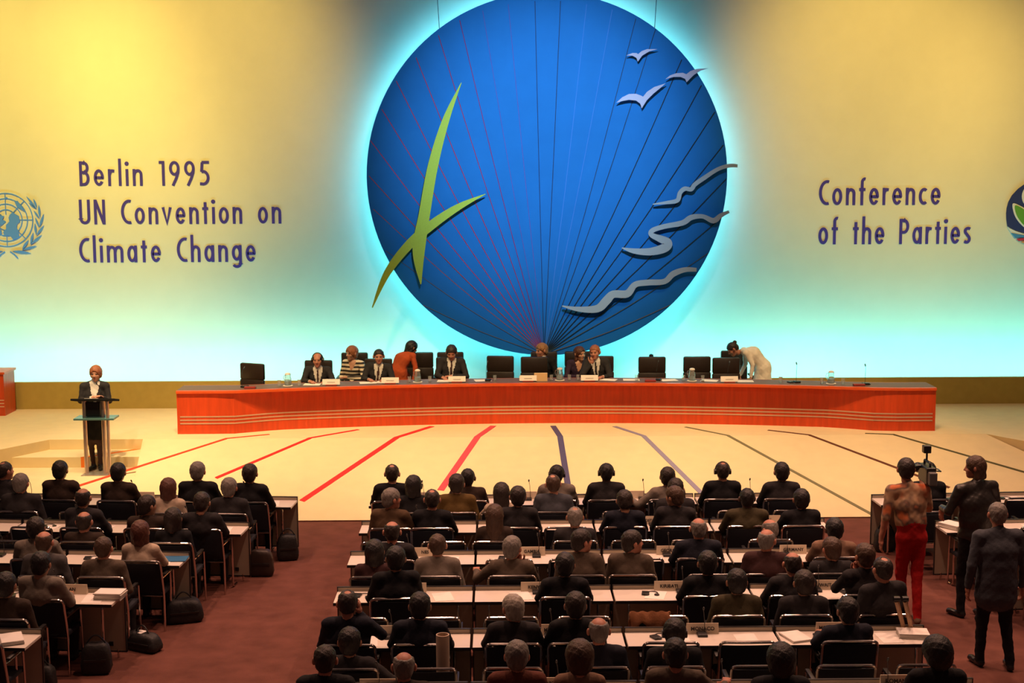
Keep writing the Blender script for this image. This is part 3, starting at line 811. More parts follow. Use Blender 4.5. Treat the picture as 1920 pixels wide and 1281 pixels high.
def build_person(J, st, loc, rz, h=.0185):
    """J: joints in the person's own frame (facing +Y, feet on z=0).  st: style."""
    fem = st.get('fem', False); bulk = st.get('bulk', 1.0)
    N = np.array(J['neck'], float); pel = np.array(J['pelvis'], float); chest = np.array(J['chest'], float)
    sl, sr = np.array(J['shl'], float), np.array(J['shr'], float)
    rt = nrm(sr - sl); upv = nrm(N - chest); fw = nrm(np.cross(upv, rt))
    hipr = nrm(np.array(J['hipr'], float) - np.array(J['hipl'], float))
    wdt = 1.32 if fem else 1.52
    sh = .055 if fem else .068
    P = []
    jk = 0
    mid = (pel + chest) / 2 - fw * .01
    P.append((cone(pel, mid, .128 * bulk, .118 * bulk * (.88 if fem else 1), hipr, 1.32), jk if st.get('longjacket', True) else 1, .05, 1))
    P.append((cone(mid, chest, .118 * bulk * (.88 if fem else 1), .122 * bulk, rt, wdt), jk, .06, 1))
    P.append((cone(chest, N - upv * .06, .118 * bulk, .075, rt, wdt * 1.02), jk, .06, 1))
    P.append((cone(sl + (sr - sl) * .10, sr - (sr - sl) * .10, sh, sh), jk, .05, 1))
    for s_ in (sl, sr):
        P.append((cone(N - upv * .015, s_ + upv * .01, .052, .050), jk, .04, 1))
    _hb = np.array(J['head'], float) + np.array(J['headrot'], float) @ np.array([0, -.03, -.09]) * st.get('hs', 1.0)
    P.append((cone(N - upv * .05, _hb, .054 if not fem else .047, .050 if not fem else .044), 3, .004, 1))
    if st.get('collar', True) and not st.get('shirt') and not fem:
        P.append((cone(N - upv * .03 - fw * .012, N + upv * .014 - fw * .012, .071, .063), jk, .012, 1))
    if st.get('shirt'):
        P.append((cone(N - upv * .03, N + upv * .028 + fw * .008, .060, .057), 2, .006, 1))
        P.append((cone(N - upv * .035 - fw * .012, N + upv * .006 - fw * .012, .070, .064), jk, .012, 1))
    wa = 1.0 if not fem else .84
    sleeve = st.get('sleeve', 0)                         # 0 full, 1 short
    for s in 'lr':
        a, e, wv = (np.array(J[k + s], float) for k in ('sh', 'el', 'wr'))
        P.append((cone(a, e, .064 * wa, .052 * wa), jk, .035, 1))
        fa = 3 if sleeve == 1 else jk
        P.append((cone(e, wv, (.046 if fa == 3 else .052) * wa, (.030 if fa == 3 else .039) * wa), fa, .015, 1))
        if st.get('shirt') and fa != 3:
            d = nrm(wv - e); P.append((cone(wv - d * .01, wv + d * .014, .034 * wa, .033 * wa), 2, .004, 1))
        hp, kn, an = (np.array(J[k + s], float) for k in ('hip', 'knee', 'ank'))
        tr = 1 if not st.get('skirt') else 1
        P.append((cone(hp, kn, .092 * bulk, .066), tr, .045, 1))
        lm = 1 if not st.get('skirt') else 8
        P.append((cone(kn, an, .064 if lm == 1 else .052, .050 if lm == 1 else .034), lm, .03, 1))
        toe = np.array(J.get('toe' + s, an + np.array([0, .15, -.045])), float)
        heel = np.array([an[0], an[1], toe[2]]) - nrm([toe[0] - an[0], toe[1] - an[1], 0]) * .03
        P.append((cone(heel, toe, .038, .034, (1, 0, 0), 1.1), 4, .012, 1))
        P.append((cone(an, heel, .040, .036), 4, .01, 1))
    for e in st.get('extra', []): P.append(e)
    V, Q, mi, cen = grow(P, h)
    # soften with a light noise so that cloth shows folds
    if st.get('folds', 1):
        amp = .0048 * st.get('folds', 1)
        nn = np.stack([noise3(V, 38, amp), noise3(V + 1.7, 34, amp), noise3(V + 4.1, 30, amp)], 1); V = V + nn
    v = cen - N
    fx, xx, zz = v @ fw, v @ rt, -(v @ upv)
    if st.get('shirt'):
        front = (mi == 0) & (fx > .035) & (zz > -.05) & (zz < .36) & (np.abs(xx) < .085 * (1 - np.clip(zz, 0, 1) / .40))
        mi[front] = 2
        if st.get('tie'): mi[front & (np.abs(xx) < .012 + .04 * np.clip(zz, 0, .5)) & (zz > .01)] = 5
    if st.get('vneck'):
        mi[(mi == 0) & (fx > .03) & (zz > -.06) & (zz < .14) & (np.abs(xx) < .075 * (1 - np.clip(zz, 0, 1) / .16))] = 3
    if st.get('reclass'): mi = st['reclass'](cen, mi, N)
    vs = [V]; qs = [Q]; ms = [mi]; o = len(V)
    # head
    hs = st.get('hs', 1.0)
    HR = np.array(J['headrot'], float); HC = np.array(J['head'], float)
    hv, hq, hm, _ = HEADS[fem]
    vs.append((hv * hs) @ HR.T + HC); qs.append(hq + o); ms.append(hm); o += len(hv)
    for s in 'lr':
        e, wv = np.array(J['el' + s], float), np.array(J['wr' + s], float); d = nrm(wv - e)
        d = nrm(J.get('handdir' + s, d)); pal = J.get('palm' + s, (0, 0, -1))
        Rm = frame(d, -np.array(pal, float)); gv, gq = HANDS[J.get('hand' + s, 'relaxed')]
        gv = gv * (.92 if fem else 1.02)
        if s == 'l': Rm = Rm.copy(); 
        g2 = gv.copy(); flip = (s == 'r')
        if flip: g2[:, 0] *= -1; gq = gq[:, ::-1]
        vs.append(g2 @ Rm.T + wv + d * .018); qs.append(gq + o); ms.append(np.full(len(gq), 3)); o += len(g2)
    V = np.concatenate(vs); Q = np.concatenate(qs); mi = np.concatenate(ms)
    me = bpy.data.meshes.new('person'); me.vertices.add(len(V)); me.vertices.foreach_set('co', V.astype(np.float32).ravel())
    me.loops.add(Q.size); me.loops.foreach_set('vertex_index', Q.astype(np.int32).ravel())
    me.polygons.add(len(Q)); me.polygons.foreach_set('loop_start', np.arange(0, Q.size, 4, dtype=np.int32))
    me.polygons.foreach_set('loop_total', np.full(len(Q), 4, np.int32))
    me.update(calc_edges=True); me.validate()
    sm = skinmat(st.get('skin', 'light'))
    jm = st.get('jmat') or cloth(st.get('jacket', 'charcoal'))
    for m in (jm, cloth(st.get('trousers', st.get('jacket', 'charcoal'))), cloth(st.get('shirtc', 'white')), sm,
              mat('shoe_leather', (.012, .010, .010), .35) if not st.get('shoe') else st['shoe'],
              cloth(st.get('tiec', 'maroon')), mat('lips_' + st.get('skin', 'light'), tuple(c * f for c, f in zip(SKINC[st.get('skin', 'light')], (.8, .5, .5))), .45),
              mat('eye_dark', (.10, .07, .055), .2), cloth('stocking')):
        me.materials.append(m)
    me.polygons.foreach_set('material_index', mi.astype(np.int32)); me.polygons.foreach_set('use_smooth', np.ones(len(Q), bool))
    ob = link('person', me, None, loc, rz)
    if st.get('hair', 'short') != 'none':
        k = st.get('hair', 'short')
        if k not in HAIRS: HAIRS[k] = hair_mesh(k)
        ho = bpy.data.objects.new('hair', HAIRS[k]); COL.objects.link(ho); ho.parent = ob
        ho.matrix_local = Matrix.Translation(Vector(HC)) @ Matrix(HR.tolist()).to_4x4() @ Matrix.Scale(hs, 4)
        ho.material_slots[0].link = 'OBJECT'; ho.material_slots[0].material = hairmat(st.get('hairc', 'dark'))
    if st.get('phones'):
        if 'phones' not in HAIRS:
            mb = MB(); mb.tube([(.094 * math.cos(a), -.005, .02 + .108 * math.sin(a)) for a in np.linspace(0, math.pi, 16)], .007, 6)
            for sx in (-1, 1):
                mb.tube([(sx * .078, -.006, 0), (sx * .108, -.006, 0)], .036, 14)
            HAIRS['phones'] = mb.mesh('headphones', M_BLK, True)
        po = link('headphones', HAIRS['phones'], ob)
        po.matrix_local = Matrix.Translation(Vector(HC)) @ Matrix(HR.tolist()).to_4x4() @ Matrix.Scale(hs, 4)
    if st.get('glasses'):
        if 'glasses' not in HAIRS:
            mb = MB()
            for sx in (-1, 1):
                mb.tube([(sx * .033 + .022 * math.cos(a), .105, .010 + .017 * math.sin(a)) for a in np.linspace(0, 2 * math.pi, 14)[:-1]], .0022, 5, closed=True)
                mb.tube([(sx * .055, .104, .014), (sx * .076, .03, .014), (sx * .082, -.01, .012)], .0022, 5)
            mb.tube([(-.011, .107, .014), (.011, .107, .014)], .0022, 5); HAIRS['glasses'] = mb.mesh('glasses', M_BLK)
        po = link('glasses', HAIRS['glasses'], ob)
        po.matrix_local = Matrix.Translation(Vector(HC)) @ Matrix(HR.tolist()).to_4x4() @ Matrix.Scale(hs, 4)
    return ob


def seated(head_top, st, arms='lap', twist=0, hyaw=0, hpitch=0, hroll=0, seat=.455, table=None, lean=None):
    """joints of a seated person; pelvis over (0,0); head_top relative to it."""
    hs = st.get('hs', 1.0); fem = st.get('fem', False)
    HR = rotz(-hyaw) @ rotx(-hpitch) @ roty(hroll)
    ht = np.array(head_top, float)
    HC = ht - HR @ np.array([0, -.01, .122 * hs])
    pel = np.array([0, 0, seat + .105])
    N = HC + HR @ np.array([0, -.045, -.143 * hs]) * np.array([.55, .55, 1])
    # keep the neck base plausible
    ax = nrm(N - pel)
    chest = pel + (N - pel) * .66 - np.array([0, .02, 0])
    R = rotz(-twist); hw = (.165 if fem else .188) * st.get('wide', 1.0)
    tilt = ax[0] * .6
    rt = R @ np.array([1, 0, -tilt]); rt = nrm(rt)
    sb = N - ax * .048
    J = dict(pelvis=pel, chest=chest, neck=N, head=HC, headrot=HR, shl=sb - rt * hw, shr=sb + rt * hw)
    f = R @ np.array([0, 1, 0.])
    for s, sg in (('l', -1), ('r', 1)):
        sp = J['sh' + s]; out = rt * sg
        mode = arms if isinstance(arms, str) else arms[0 if s == 'l' else 1]
        if mode == 'table':
            el = sp + out * .075 + f * .13 + np.array([0, 0, -.25]); wr = el + f * .20 - out * .10; wr[2] = .80 if table is None else table
            el[2] = max(el[2], .78); pal = (0, 0, -1)
        elif mode == 'fold':
            el = sp + out * .085 + f * .12 + np.array([0, 0, -.25]); wr = sp + f * .27 - out * .16; wr[2] = el[2] + .03; pal = (0, 0, -1)
        elif mode == 'chin':
            el = sp + out * .05 + f * .20 + np.array([0, 0, -.19]); wr = HC + HR @ np.array([sg * .075, .085, -.205]); pal = -f
            J['handdir' + s] = HR @ np.array([-sg * .35, .0, 1.]); J['hand' + s] = 'grip'
        elif mode == 'ear':
            el = sp + out * .12 + f * .17 + np.array([0, 0, -.16]); wr = HC + HR @ np.array([sg * .105, .03, -.10]); pal = -out
            J['handdir' + s] = HR @ np.array([0, -.1, 1.]); J['hand' + s] = 'grip'
        elif mode == 'out':
            el = sp + out * .21 + f * .05 + np.array([0, 0, -.17]); wr = el + f * .22 + out * .04 + np.array([0, 0, .02]); pal = (0, 0, -1)
        else:
            el = sp + out * .075 + f * .02 + np.array([0, 0, -.27]); wr = el + f * .22 - out * .12; wr[2] = max(.60, el[2] - .06); pal = (0, 0, -1)
        J['el' + s] = el; J['wr' + s] = wr; J['palm' + s] = pal
        J['hip' + s] = pel + np.array([sg * .085, .03, -.01]); J['knee' + s] = np.array([sg * .12, .43, seat + .055]); J['ank' + s] = np.array([sg * .12, .40, .085])
        J['toe' + s] = np.array([sg * .13, .53, .040])
    return J

# ================================================================== furniture makers (meshes shared between copies)
def text_mesh(s, size, m, depth=.001):
    cu = bpy.data.curves.new('lettering', 'FONT'); cu.body = s; cu.size = size; cu.align_x = 'CENTER'; cu.align_y = 'CENTER'
    cu.extrude = depth; cu.offset = size * .02; cu.resolution_u = 3
    o = bpy.data.objects.new('tmp', cu); COL.objects.link(o)
    dg = bpy.context.evaluated_depsgraph_get(); me = bpy.data.meshes.new_from_object(o.evaluated_get(dg))
    bpy.data.objects.remove(o); me.materials.clear(); me.materials.append(m); return me


def round_path(pts, r, n=5):                            # polyline with rounded corners
    P = [np.array(p, float) for p in pts]; out = [P[0]]
    for i in range(1, len(P) - 1):
        a = nrm(P[i - 1] - P[i]); b = nrm(P[i + 1] - P[i]); p0 = P[i] + a * r; p1 = P[i] + b * r
        for k in range(n + 1):
            t = k / n; out.append((1 - t) ** 2 * p0 + 2 * t * (1 - t) * P[i] + t * t * p1)
    out.append(P[-1]); return out


# --- delegate chair: origin below the back rail, facing +Y
CW = .265
_b = MB().tube(round_path([(-CW, .10, 0), (-CW, .10, .44), (-CW, .0, .865), (CW, .0, .865), (CW, .10, .44), (CW, .10, 0)], .055, 5), .0150, 8)
CH_FRAME = _b.mesh('back_frame', M_CHROME, True)
CH_ARM = [MB().tube(round_path([(sx * CW, .055, .65), (sx * CW, .47, .655), (sx * CW, .50, 0)], .05, 5), .0115, 8).mesh('arm_frame', M_CHROME, True) for sx in (-1, 1)]
CH_PAD = [MB().bbox(sx * CW - .022, sx * CW + .022, .12, .42, .663, .69, .009).mesh('armrest', M_PAD, True) for sx in (-1, 1)]
_b = MB()                                               # padded back, slightly bowed
nx_, nz_ = 10, 6; vs = []; fs = []
for side in (0, 1):
    for j in range(nz_ + 1):
        for i in range(nx_ + 1):
            u = i / nx_ * 2 - 1; v = j / nz_; z = .47 + v * .365; y0 = .10 - (z - .44) / .425 * .10
            bow = -.018 * (1 - u * u); ed = 1 - max(abs(u) ** 6, abs(2 * v - 1) ** 6) * .6
            vs.append((u * (CW - .012), y0 + bow + (1 if side else -1) * .022 * ed, z))
o_ = (nx_ + 1) * (nz_ + 1)
for j in range(nz_):
    for i in range(nx_):
        a = j * (nx_ + 1) + i; fs.append((a, a + 1, a + nx_ + 2, a + nx_ + 1)); fs.append((o_ + a, o_ + a + nx_ + 1, o_ + a + nx_ + 2, o_ + a + 1))
edge = [i for i in range(nx_ + 1)] + [j * (nx_ + 1) + nx_ for j in range(1, nz_ + 1)] + [nz_ * (nx_ + 1) + i for i in range(nx_ - 1, -1, -1)] + [j * (nx_ + 1) for j in range(nz_ - 1, 0, -1)]
for k in range(len(edge)):
    a, b2 = edge[k], edge[(k + 1) % len(edge)]; fs.append((a, o_ + a, o_ + b2, b2))
CH_BACK = MB().add(vs, fs).mesh('backrest', M_CHAIR, True)
CH_SEAT = MB().bbox(-CW + .012, CW - .012, .09, .53, .415, .47, .02).mesh('seat', M_CHAIR, True)
CH_BAR = [MB().tube([(-CW, y, z), (CW, y, z)], .0105, 8).mesh('crossbar', M_CHROME, True) for y, z in ((.10, .425), (.495, .42))]


def chair(X, Y, rz, label, group):
    t = thing('stacking_chair', label, 'chair', (X, Y, 0), rz, group)
    link('back_frame', CH_FRAME, t); link('backrest', CH_BACK, t); link('seat', CH_SEAT, t)
    for k in range(2):
        link('arm_frame', CH_ARM[k], t); link('armrest', CH_PAD[k], t); link('crossbar', CH_BAR[k], t)
    return t


# --- delegate table: origin on the floor at the far left corner of the front panel; x to the right, table comes towards -Y
TW = 1.5
TB_TOP = MB().bbox(.006, TW - .006, -.435, -.022, .712, .742, .004).mesh('table_top', M_TOP)
TB_EDGE = MB().box(.004, TW - .004, -.443, -.435, .710, .7425).mesh('edge_strip', M_EDGE)
TB_PANEL = MB().box(.012, TW - .012, -.02, 0, .085, .785).mesh('front_panel', M_PANEL)
_e = MB(); _e.box(.002, .012, -.024, .004, .07, .793); _e.box(TW - .012, TW - .002, -.024, .004, .07, .793); _e.box(.002, TW - .002, -.024, .004, .785, .793); _e.box(.002, TW - .002, -.024, .004, .07, .085)
TB_FRAME = _e.mesh('panel_edging', M_EDGE)
TB_LEG = [MB().tube(round_path([(x, -.05, .70), (x, -.30, .69), (x, -.30, .02), (x, -.12, .012)], .05, 4), .014, 8).mesh('leg', M_CHROME, True) for x in (.16, TW - .16)]
TB_FOOT = [MB().tube([(x, -.012, .0), (x, -.012, .10)], .013, 8).mesh('foot', M_CHROME, True) for x in (.10, TW - .10)]
TB_SOCK = MB().bbox(TW - .20, TW - .15, -.032, -.018, .14, .19, .004).mesh('socket', M_BLK)


def table(X, Y, rz, label, group):
    t = thing('delegate_table', label, 'table', (X, Y, 0), rz, group)
    tp = link('table_top', TB_TOP, t); link('edge_strip', TB_EDGE, tp)
    pn = link('front_panel', TB_PANEL, t); link('panel_edging', TB_FRAME, pn); link('socket', TB_SOCK, pn)
    for k in range(2): link('leg', TB_LEG[k], t); link('foot', TB_FOOT[k], t)
    return t


# --- small things on the tables
MIC_BASE = MB().bbox(-.05, .05, -.06, .06, 0, .028, .006).mesh('base', M_BLK)
MIC_NECK = MB().tube([(.03, .04, .025), (.03, .045, .12), (.02, .03, .22), (.01, .0, .27)], .0035, 6).mesh('gooseneck', M_BLK, True)
MIC_HEAD = MB().lathe([(.004, 0), (.010, .005), (.011, .03), (.007, .042), (.002, .045)], n=10).mesh('capsule', M_BLK, True)


def mic(X, Y, Z, rz, label, group):
    t = thing('conference_microphone', label, 'microphone', (X, Y, Z), rz, group)
    link('base', MIC_BASE, t); link('gooseneck', MIC_NECK, t); h = link('capsule', MIC_HEAD, t, (.01, .0, .262)); h.rotation_euler = (.7, 0, 0)
    return t


EAR_BOX = MB().bbox(-.04, .04, -.055, .055, 0, .022, .005).mesh('receiver', M_BLK)
EAR_ARC = MB().tube([(.07 + .065 * math.cos(a), .0 + .075 * math.sin(a), .012) for a in np.linspace(-.6, 3.7, 14)], .005, 6).mesh('headband', M_BLK, True)
EAR_PAD = [MB().lathe([(.006, 0), (.028, .003), (.028, .018), (.01, .022)], (.07 + .065 * math.cos(a), .075 * math.sin(a), .0), 12).mesh('ear_pad', M_BLK, True) for a in (-.6, 3.7)]


def headset(X, Y, Z, rz, label, group):
    t = thing('interpretation_headset', label, 'headset', (X, Y, Z), rz, group)
    link('receiver', EAR_BOX, t); h = link('headband', EAR_ARC, t)
    for k in EAR_PAD: link('ear_pad', k, h)
    return t


SHEET = MB().add([(-.105, -.148, 0), (.105, -.148, 0), (.105, .148, 0), (-.105, .148, 0), (-.105, -.148, .003), (.105, -.148, .002), (.105, .148, .006), (-.105, .148, .002)],
                 [(0, 3, 2, 1), (4, 5, 6, 7), (0, 1, 5, 4), (1, 2, 6, 5), (2, 3, 7, 6), (3, 0, 4, 7)]).mesh('paper_sheet', M_PAPER)


def sheet(X, Y, Z, rz, label, group, me=SHEET):
    return tag(link('paper_sheet', me, None, (X, Y, Z), rz), label, 'paper', group)


def stack(X, Y, Z, rz, label, h=.05, group=None, m=M_PAPER):
    t = thing('paper_stack', label, 'papers', (X, Y, Z), rz, group)
    b_ = MB(); random.seed(int(X * 100 + Y * 10))
    z = 0; n = max(2, int(h / .012))
    for i in range(n):
        dx, dy, a = random.uniform(-.008, .008), random.uniform(-.008, .008), random.uniform(-.04, .04); z1 = z + h / n
        c, s_ = math.cos(a), math.sin(a)
        q = [(dx + c * x - s_ * y, dy + s_ * x + c * y) for x, y in ((-.105, -.148), (.105, -.148), (.105, .148), (-.105, .148))]
        b_.add([(x, y, z) for x, y in q] + [(x, y, z1 - .0005) for x, y in q], [(0, 3, 2, 1), (4, 5, 6, 7), (0, 1, 5, 4), (1, 2, 6, 5), (2, 3, 7, 6), (3, 0, 4, 7)]); z = z1
    b_.obj('bundle', M_PAPER2, t)
    MB().box(-.103, .103, -.146, .146, h, h + .002).obj('top_sheet', m, t); return t


PLATE_ME = MB().add([(-.16, -.03, 0), (.16, -.03, 0), (.16, .03, 0), (-.16, .03, 0), (-.16, -.004, .105), (.16, -.004, .105), (.16, .004, .105), (-.16, .004, .105)],
                    [(0, 3, 2, 1), (4, 5, 6, 7), (0, 1, 5, 4), (1, 2, 6, 5), (2, 3, 7, 6), (3, 0, 4, 7)]).mesh('card', M_PLATE)


def name_plate(X, Y, Z, rz, text, label, w=1.0, align=0):
    t = thing('name_plate', label, 'name plate', (X, Y, Z), rz, 'country name plates')
    c = link('card', PLATE_ME, t); c.scale = (w, 1, 1)
    if text:
        me = text_mesh(text, .052, M_INK); ws = max(v.co.x for v in me.vertices) - min(v.co.x for v in me.vertices)
        l = link('lettering', me, t); sc = min(1.0, .27 * w / ws)
        l.location = (align, -.0215, .052); l.rotation_euler = (math.radians(76), 0, 0); l.scale = (sc, 1, 1)
    return t


# --- panel armchair: origin on the floor, facing -Y
PC = {}
PC['backrest'] = MB().bbox(-.26, .26, .20, .27, .46, .80, .03).mesh('backrest', M_LEATHER, True)
PC['headrest'] = MB().bbox(-.255, .255, .205, .285, .79, 1.09, .03).mesh('head_cushion', M_LEATHER, True)
PC['seat'] = MB().bbox(-.25, .25, -.26, .22, .40, .49, .03).mesh('seat', M_LEATHER, True)
PC['armrest'] = [MB().bbox(s * .29 - .03, s * .29 + .03, -.20, .22, .62, .66, .012).mesh('armrest', M_LEATHER, True) for s in (-1, 1)]
PC['arm_post'] = [MB().tube(round_path([(s * .29, -.12, .62), (s * .29, -.12, .44), (s * .20, -.10, .42)], .03, 3), .014, 8).mesh('arm_post', M_BLK, True) for s in (-1, 1)]
PC['column'] = MB().lathe([(.05, .07), (.03, .10), (.028, .40), (.06, .41)], n=12).mesh('column', M_BLK, True)
PC['base_arm'] = [MB().tube([(0, 0, .09), (.27 * math.cos(a), .27 * math.sin(a), .05)], [.028, .018], 8).mesh('base_arm', M_BLK, True) for a in [2 * math.pi * k / 5 for k in range(5)]]
PC['caster'] = [MB().lathe([(.012, 0), (.026, .006), (.026, .045), (.012, .05)], (.27 * math.cos(a), .27 * math.sin(a), 0), 10).mesh('caster', M_BLK, True) for a in [2 * math.pi * k / 5 for k in range(5)]]


def panel_chair(X, Y, rz, label):
    t = thing('panel_armchair', label, 'armchair', (X, Y, PZ), rz, 'leather armchairs at the panel table')
    for k in ('backrest', 'headrest', 'seat', 'column'): link({'headrest': 'head_cushion'}.get(k, k), PC[k], t)
    for k in ('armrest', 'arm_post', 'base_arm', 'caster'):
        for me in PC[k]: link(k, me, t)
    return t


# ================================================================== panel table
def tfront(X):
    if X < -4.55: return 24.46
    if X > 6.6: return 24.34
    return 25.12 - .0228 * (X - 1.0) ** 2 + (0.04 if X < 1 else -.02) * abs(X - 1) / 5.5


TTZ = PZ + .765
tt = thing('panel_table', 'long curved cherry panel table with three pale strips on the stage', 'table', (1.05, 25.0, PZ))
XS = [-5.55, -5.5, -5.3, -4.95, -4.56] + list(np.linspace(-4.3, 6.35, 40)) + [6.6, 7.0, 7.4, 7.61, 7.66]


def ovh(X):                                            # how far the front panel sits back under the top
    t = min(max((X + 4.62) / .75, 0), 1) * min(max((6.66 - X) / .75, 0), 1); return .02 + .19 * t


def strip_mesh(fy, z0, z1, dy, x0=-5.55, x1=7.66, closed_back=True):
    b_ = MB(); xs = [x for x in XS if x0 - 1e-6 <= x <= x1 + 1e-6]; n = len(xs); vs = []
    for X in xs:
        y = fy(X); vs += [(X - 1.05, y - 25.0, z0 - PZ), (X - 1.05, y - 25.0, z1 - PZ), (X - 1.05, y + dy - 25.0, z1 - PZ), (X - 1.05, y + dy - 25.0, z0 - PZ)]
    fs = []
    for i in range(n - 1):
        for k in range(4): fs.append((i * 4 + k, i * 4 + (k + 1) % 4, i * 4 + 4 + (k + 1) % 4, i * 4 + 4 + k))
    fs += [(0, 1, 2, 3), ((n - 1) * 4 + 3, (n - 1) * 4 + 2, (n - 1) * 4 + 1, (n - 1) * 4)]
    return b_.add(vs, fs)


fp = strip_mesh(lambda X: tfront(X) + ovh(X), PZ, TTZ - .045, .04).obj('front_panel', M_WOOD, tt)
for k, z in enumerate((.185, .245, .305)):
    strip_mesh(lambda X: tfront(X) + ovh(X) - .007, PZ + z - .011, PZ + z + .011, .02, -5.5, 7.61).obj('inlay_strip', M_STRIP, fp)
tp = strip_mesh(lambda X: tfront(X) - .02, TTZ - .045, TTZ, .66).obj('table_top', M_WOODT, tt)
strip_mesh(lambda X: tfront(X) + .06, TTZ + .0005, TTZ + .003, .54).obj('desk_pad', M_TTOP, tp)
for X in (-5.50, 7.61):
    y = tfront(X) - 25.0; MB().box(X - 1.05 - .02, X - 1.05 + .02, y + .03, y + .60, 0, TTZ - .045 - PZ).obj('end_panel', M_WOOD, tt)
for X in (-2.4, 1.05, 4.4):
    y = tfront(X) - 25.0; MB().box(X - 1.05 - .02, X - 1.05 + .02, y + .3, y + .58, 0, TTZ - .046 - PZ).obj('support_panel', M_WOOD, tt)
# end of a second desk at the left edge
p = at(3, 780, PZ); q = atY(6, 698, p[1])
dk = thing('side_desk', 'red wooden desk end with pale strips at the left edge of the stage', 'desk', (q[0] - .5, p[1], PZ))
hh = q[2] - PZ
MB().box(-.9, .5, 0, .6, 0, hh - .04).obj('front_panel', M_WOOD, dk)
MB().box(-.92, .53, -.03, .62, hh - .04, hh).obj('desk_top', M_WOODT, dk)
for z in (.175, .235, .295): MB().box(-.88, .49, -.006, .01, z - .01, z + .01).obj('inlay_strip', M_STRIP, dk)

# ================================================================== lectern
lb = at(176, 888, SZ); LX, LY = lb[0], lb[1]
sc_ = atY(276, 888, LY)[0] - LX; ppm = 100 / sc_           # pixels per metre there
lec = thing('lectern', 'slim lectern with black top, glass shelf and three metal posts', 'lectern', (LX, LY, SZ))
pxo = lambda x: (x - 176) / ppm
zof = lambda y: (888 - y) / ppm / .985
M_POST = mat('lectern_post', (.62, .50, .42), .3, .8)
M_LTOP = mat('lectern_top_black', (.010, .010, .010), .85, spec=.1)
_t = MB().bbox(pxo(146), pxo(227), -.19, .15, -.018, .018, .01).obj('top', M_LTOP, lec); _t.location = (0, -.06, zof(749)); _t.rotation_euler = (math.radians(-11), 0, 0)
MB().bbox(pxo(149), pxo(224), -.22, .12, zof(784), zof(780.5), .006).obj('shelf', mat('green_glass', (.10, .22, .20), .1, trans=.3), lec)
for x in (164, 199, 211):
    yy = -.03 if x != 211 else -.16
    MB().tube([(pxo(x), yy, 0), (pxo(x), yy, zof(750))], .034 if x != 211 else .028, 12).obj('post', M_POST, lec)
MB().bbox(pxo(166), pxo(194), -.05, -.03, zof(780), zof(753), .006).obj('front_screen', mat('smoked_panel', (.012, .012, .012), .25), lec)
MB().bbox(pxo(158), pxo(214), -.2, .06, 0, .012, .004).obj('base_plate', M_POST, lec)
MB().tube([(pxo(196), -.05, zof(748)), (pxo(197), -.06, zof(735)), (pxo(193), -.03, zof(724)), (pxo(188), .0, zof(720))], .006, 6).obj('microphone_neck', M_BLK, lec)
MB().lathe([(.004, 0), (.011, .01), (.011, .04), (.004, .05)], (pxo(187), .02, zof(722)), 10).obj('microphone_head', M_BLK, lec)

# ================================================================== delegate blocks
ROWN = dict(A='first', B='second', C='third', D='fourth', E='fifth', F='sixth')
YF = dict(A=19.58, B=18.13, C=16.68, D=15.23, E=13.78, F=12.30)
BL = {}
for r, y in YF.items(): BL['c' + r] = (np.array([-1.76, y, 0]), 0.0, 'middle block')
for r, q in dict(A=(560.6, 931), B=(470, 979), C=(359, 1034.5), D=(237.6, 1103), E=(82.6, 1179)).items():
    BL['l' + r] = (at(*q, .793) * np.array([1, 1, 0]), math.radians(-4.5), 'left block')
for r, q in dict(A=(1633, 927), B=(1752, 976)).items():
    BL['r' + r] = (at(*q, .793) * np.array([1, 1, 0]), math.radians(3.0), 'right block')
BL['rC'] = (BL['rB'][0] * 2 - BL['rA'][0], math.radians(3.0), 'right block')
BL['rD'] = (BL['rB'][0] * 3 - BL['rA'][0] * 2, math.radians(3.0), 'right block')
RAIL = dict(a=-.70, b=-1.355)


def uv(rz): return np.array([math.cos(rz), math.sin(rz), 0]), np.array([-math.sin(rz), math.cos(rz), 0])


def local(key, s, y, z=0):
    O, rz, _ = BL[key]; u, n = uv(rz); return O + u * s + n * y + np.array([0, 0, z])


def solve(key, px, py, yl):                            # point of the pixel ray on the line y=yl of a block
    O, rz, _ = BL[key]; u, n = uv(rz); Y = O[1] + yl
    for _k in range(6):
        p = atY(px, py, Y); s = float((p - O) @ u); Y = (O + u * s + n * yl)[1]
    return s, p


NT = dict(cA=4, cB=4, cC=4, cD=4, cE=4, cF=4, lA=3, lB=3, lC=3, lD=2, lE=1, rA=2, rB=2, rC=1, rD=1)
TABLES = []
for key, n in NT.items():
    O, rz, bn = BL[key]
    for k in range(n):
        kk = n - 1 - k
        s0 = 1.515 * k if key[0] != 'l' else -1.515 * (kk + 1)
        p = local(key, s0, 0)
        tw = ('%s table from the left' % ORD[k]) if n > 1 else 'only table'
        place = '%s, %s row, %s' % (tw, ROWN[key[1]], bn)
        table(p[0], p[1], rz, 'white-topped delegate table with beige front panel, ' + place, 'delegate tables')
        TABLES.append((key, s0, place))

# ---- who sits where: pixel of the top of the head, line, clothing
PEOPLE = []


def P(key, line, px, py, jacket, hair='short', hairc='dark', skin='light', arms='lap', tw=0, hy=0, hp=0, hr=0, word=None, pose=None, **st):
    PEOPLE.append(dict(key=key, line=line, px=px, py=py, arms=arms, tw=tw, hy=hy, hp=hp, hr=hr, word=word, pose=pose,
                       st=dict(jacket=jacket, hair=hair, hairc=hairc, skin=skin, **st)))


W = dict(fem=True)
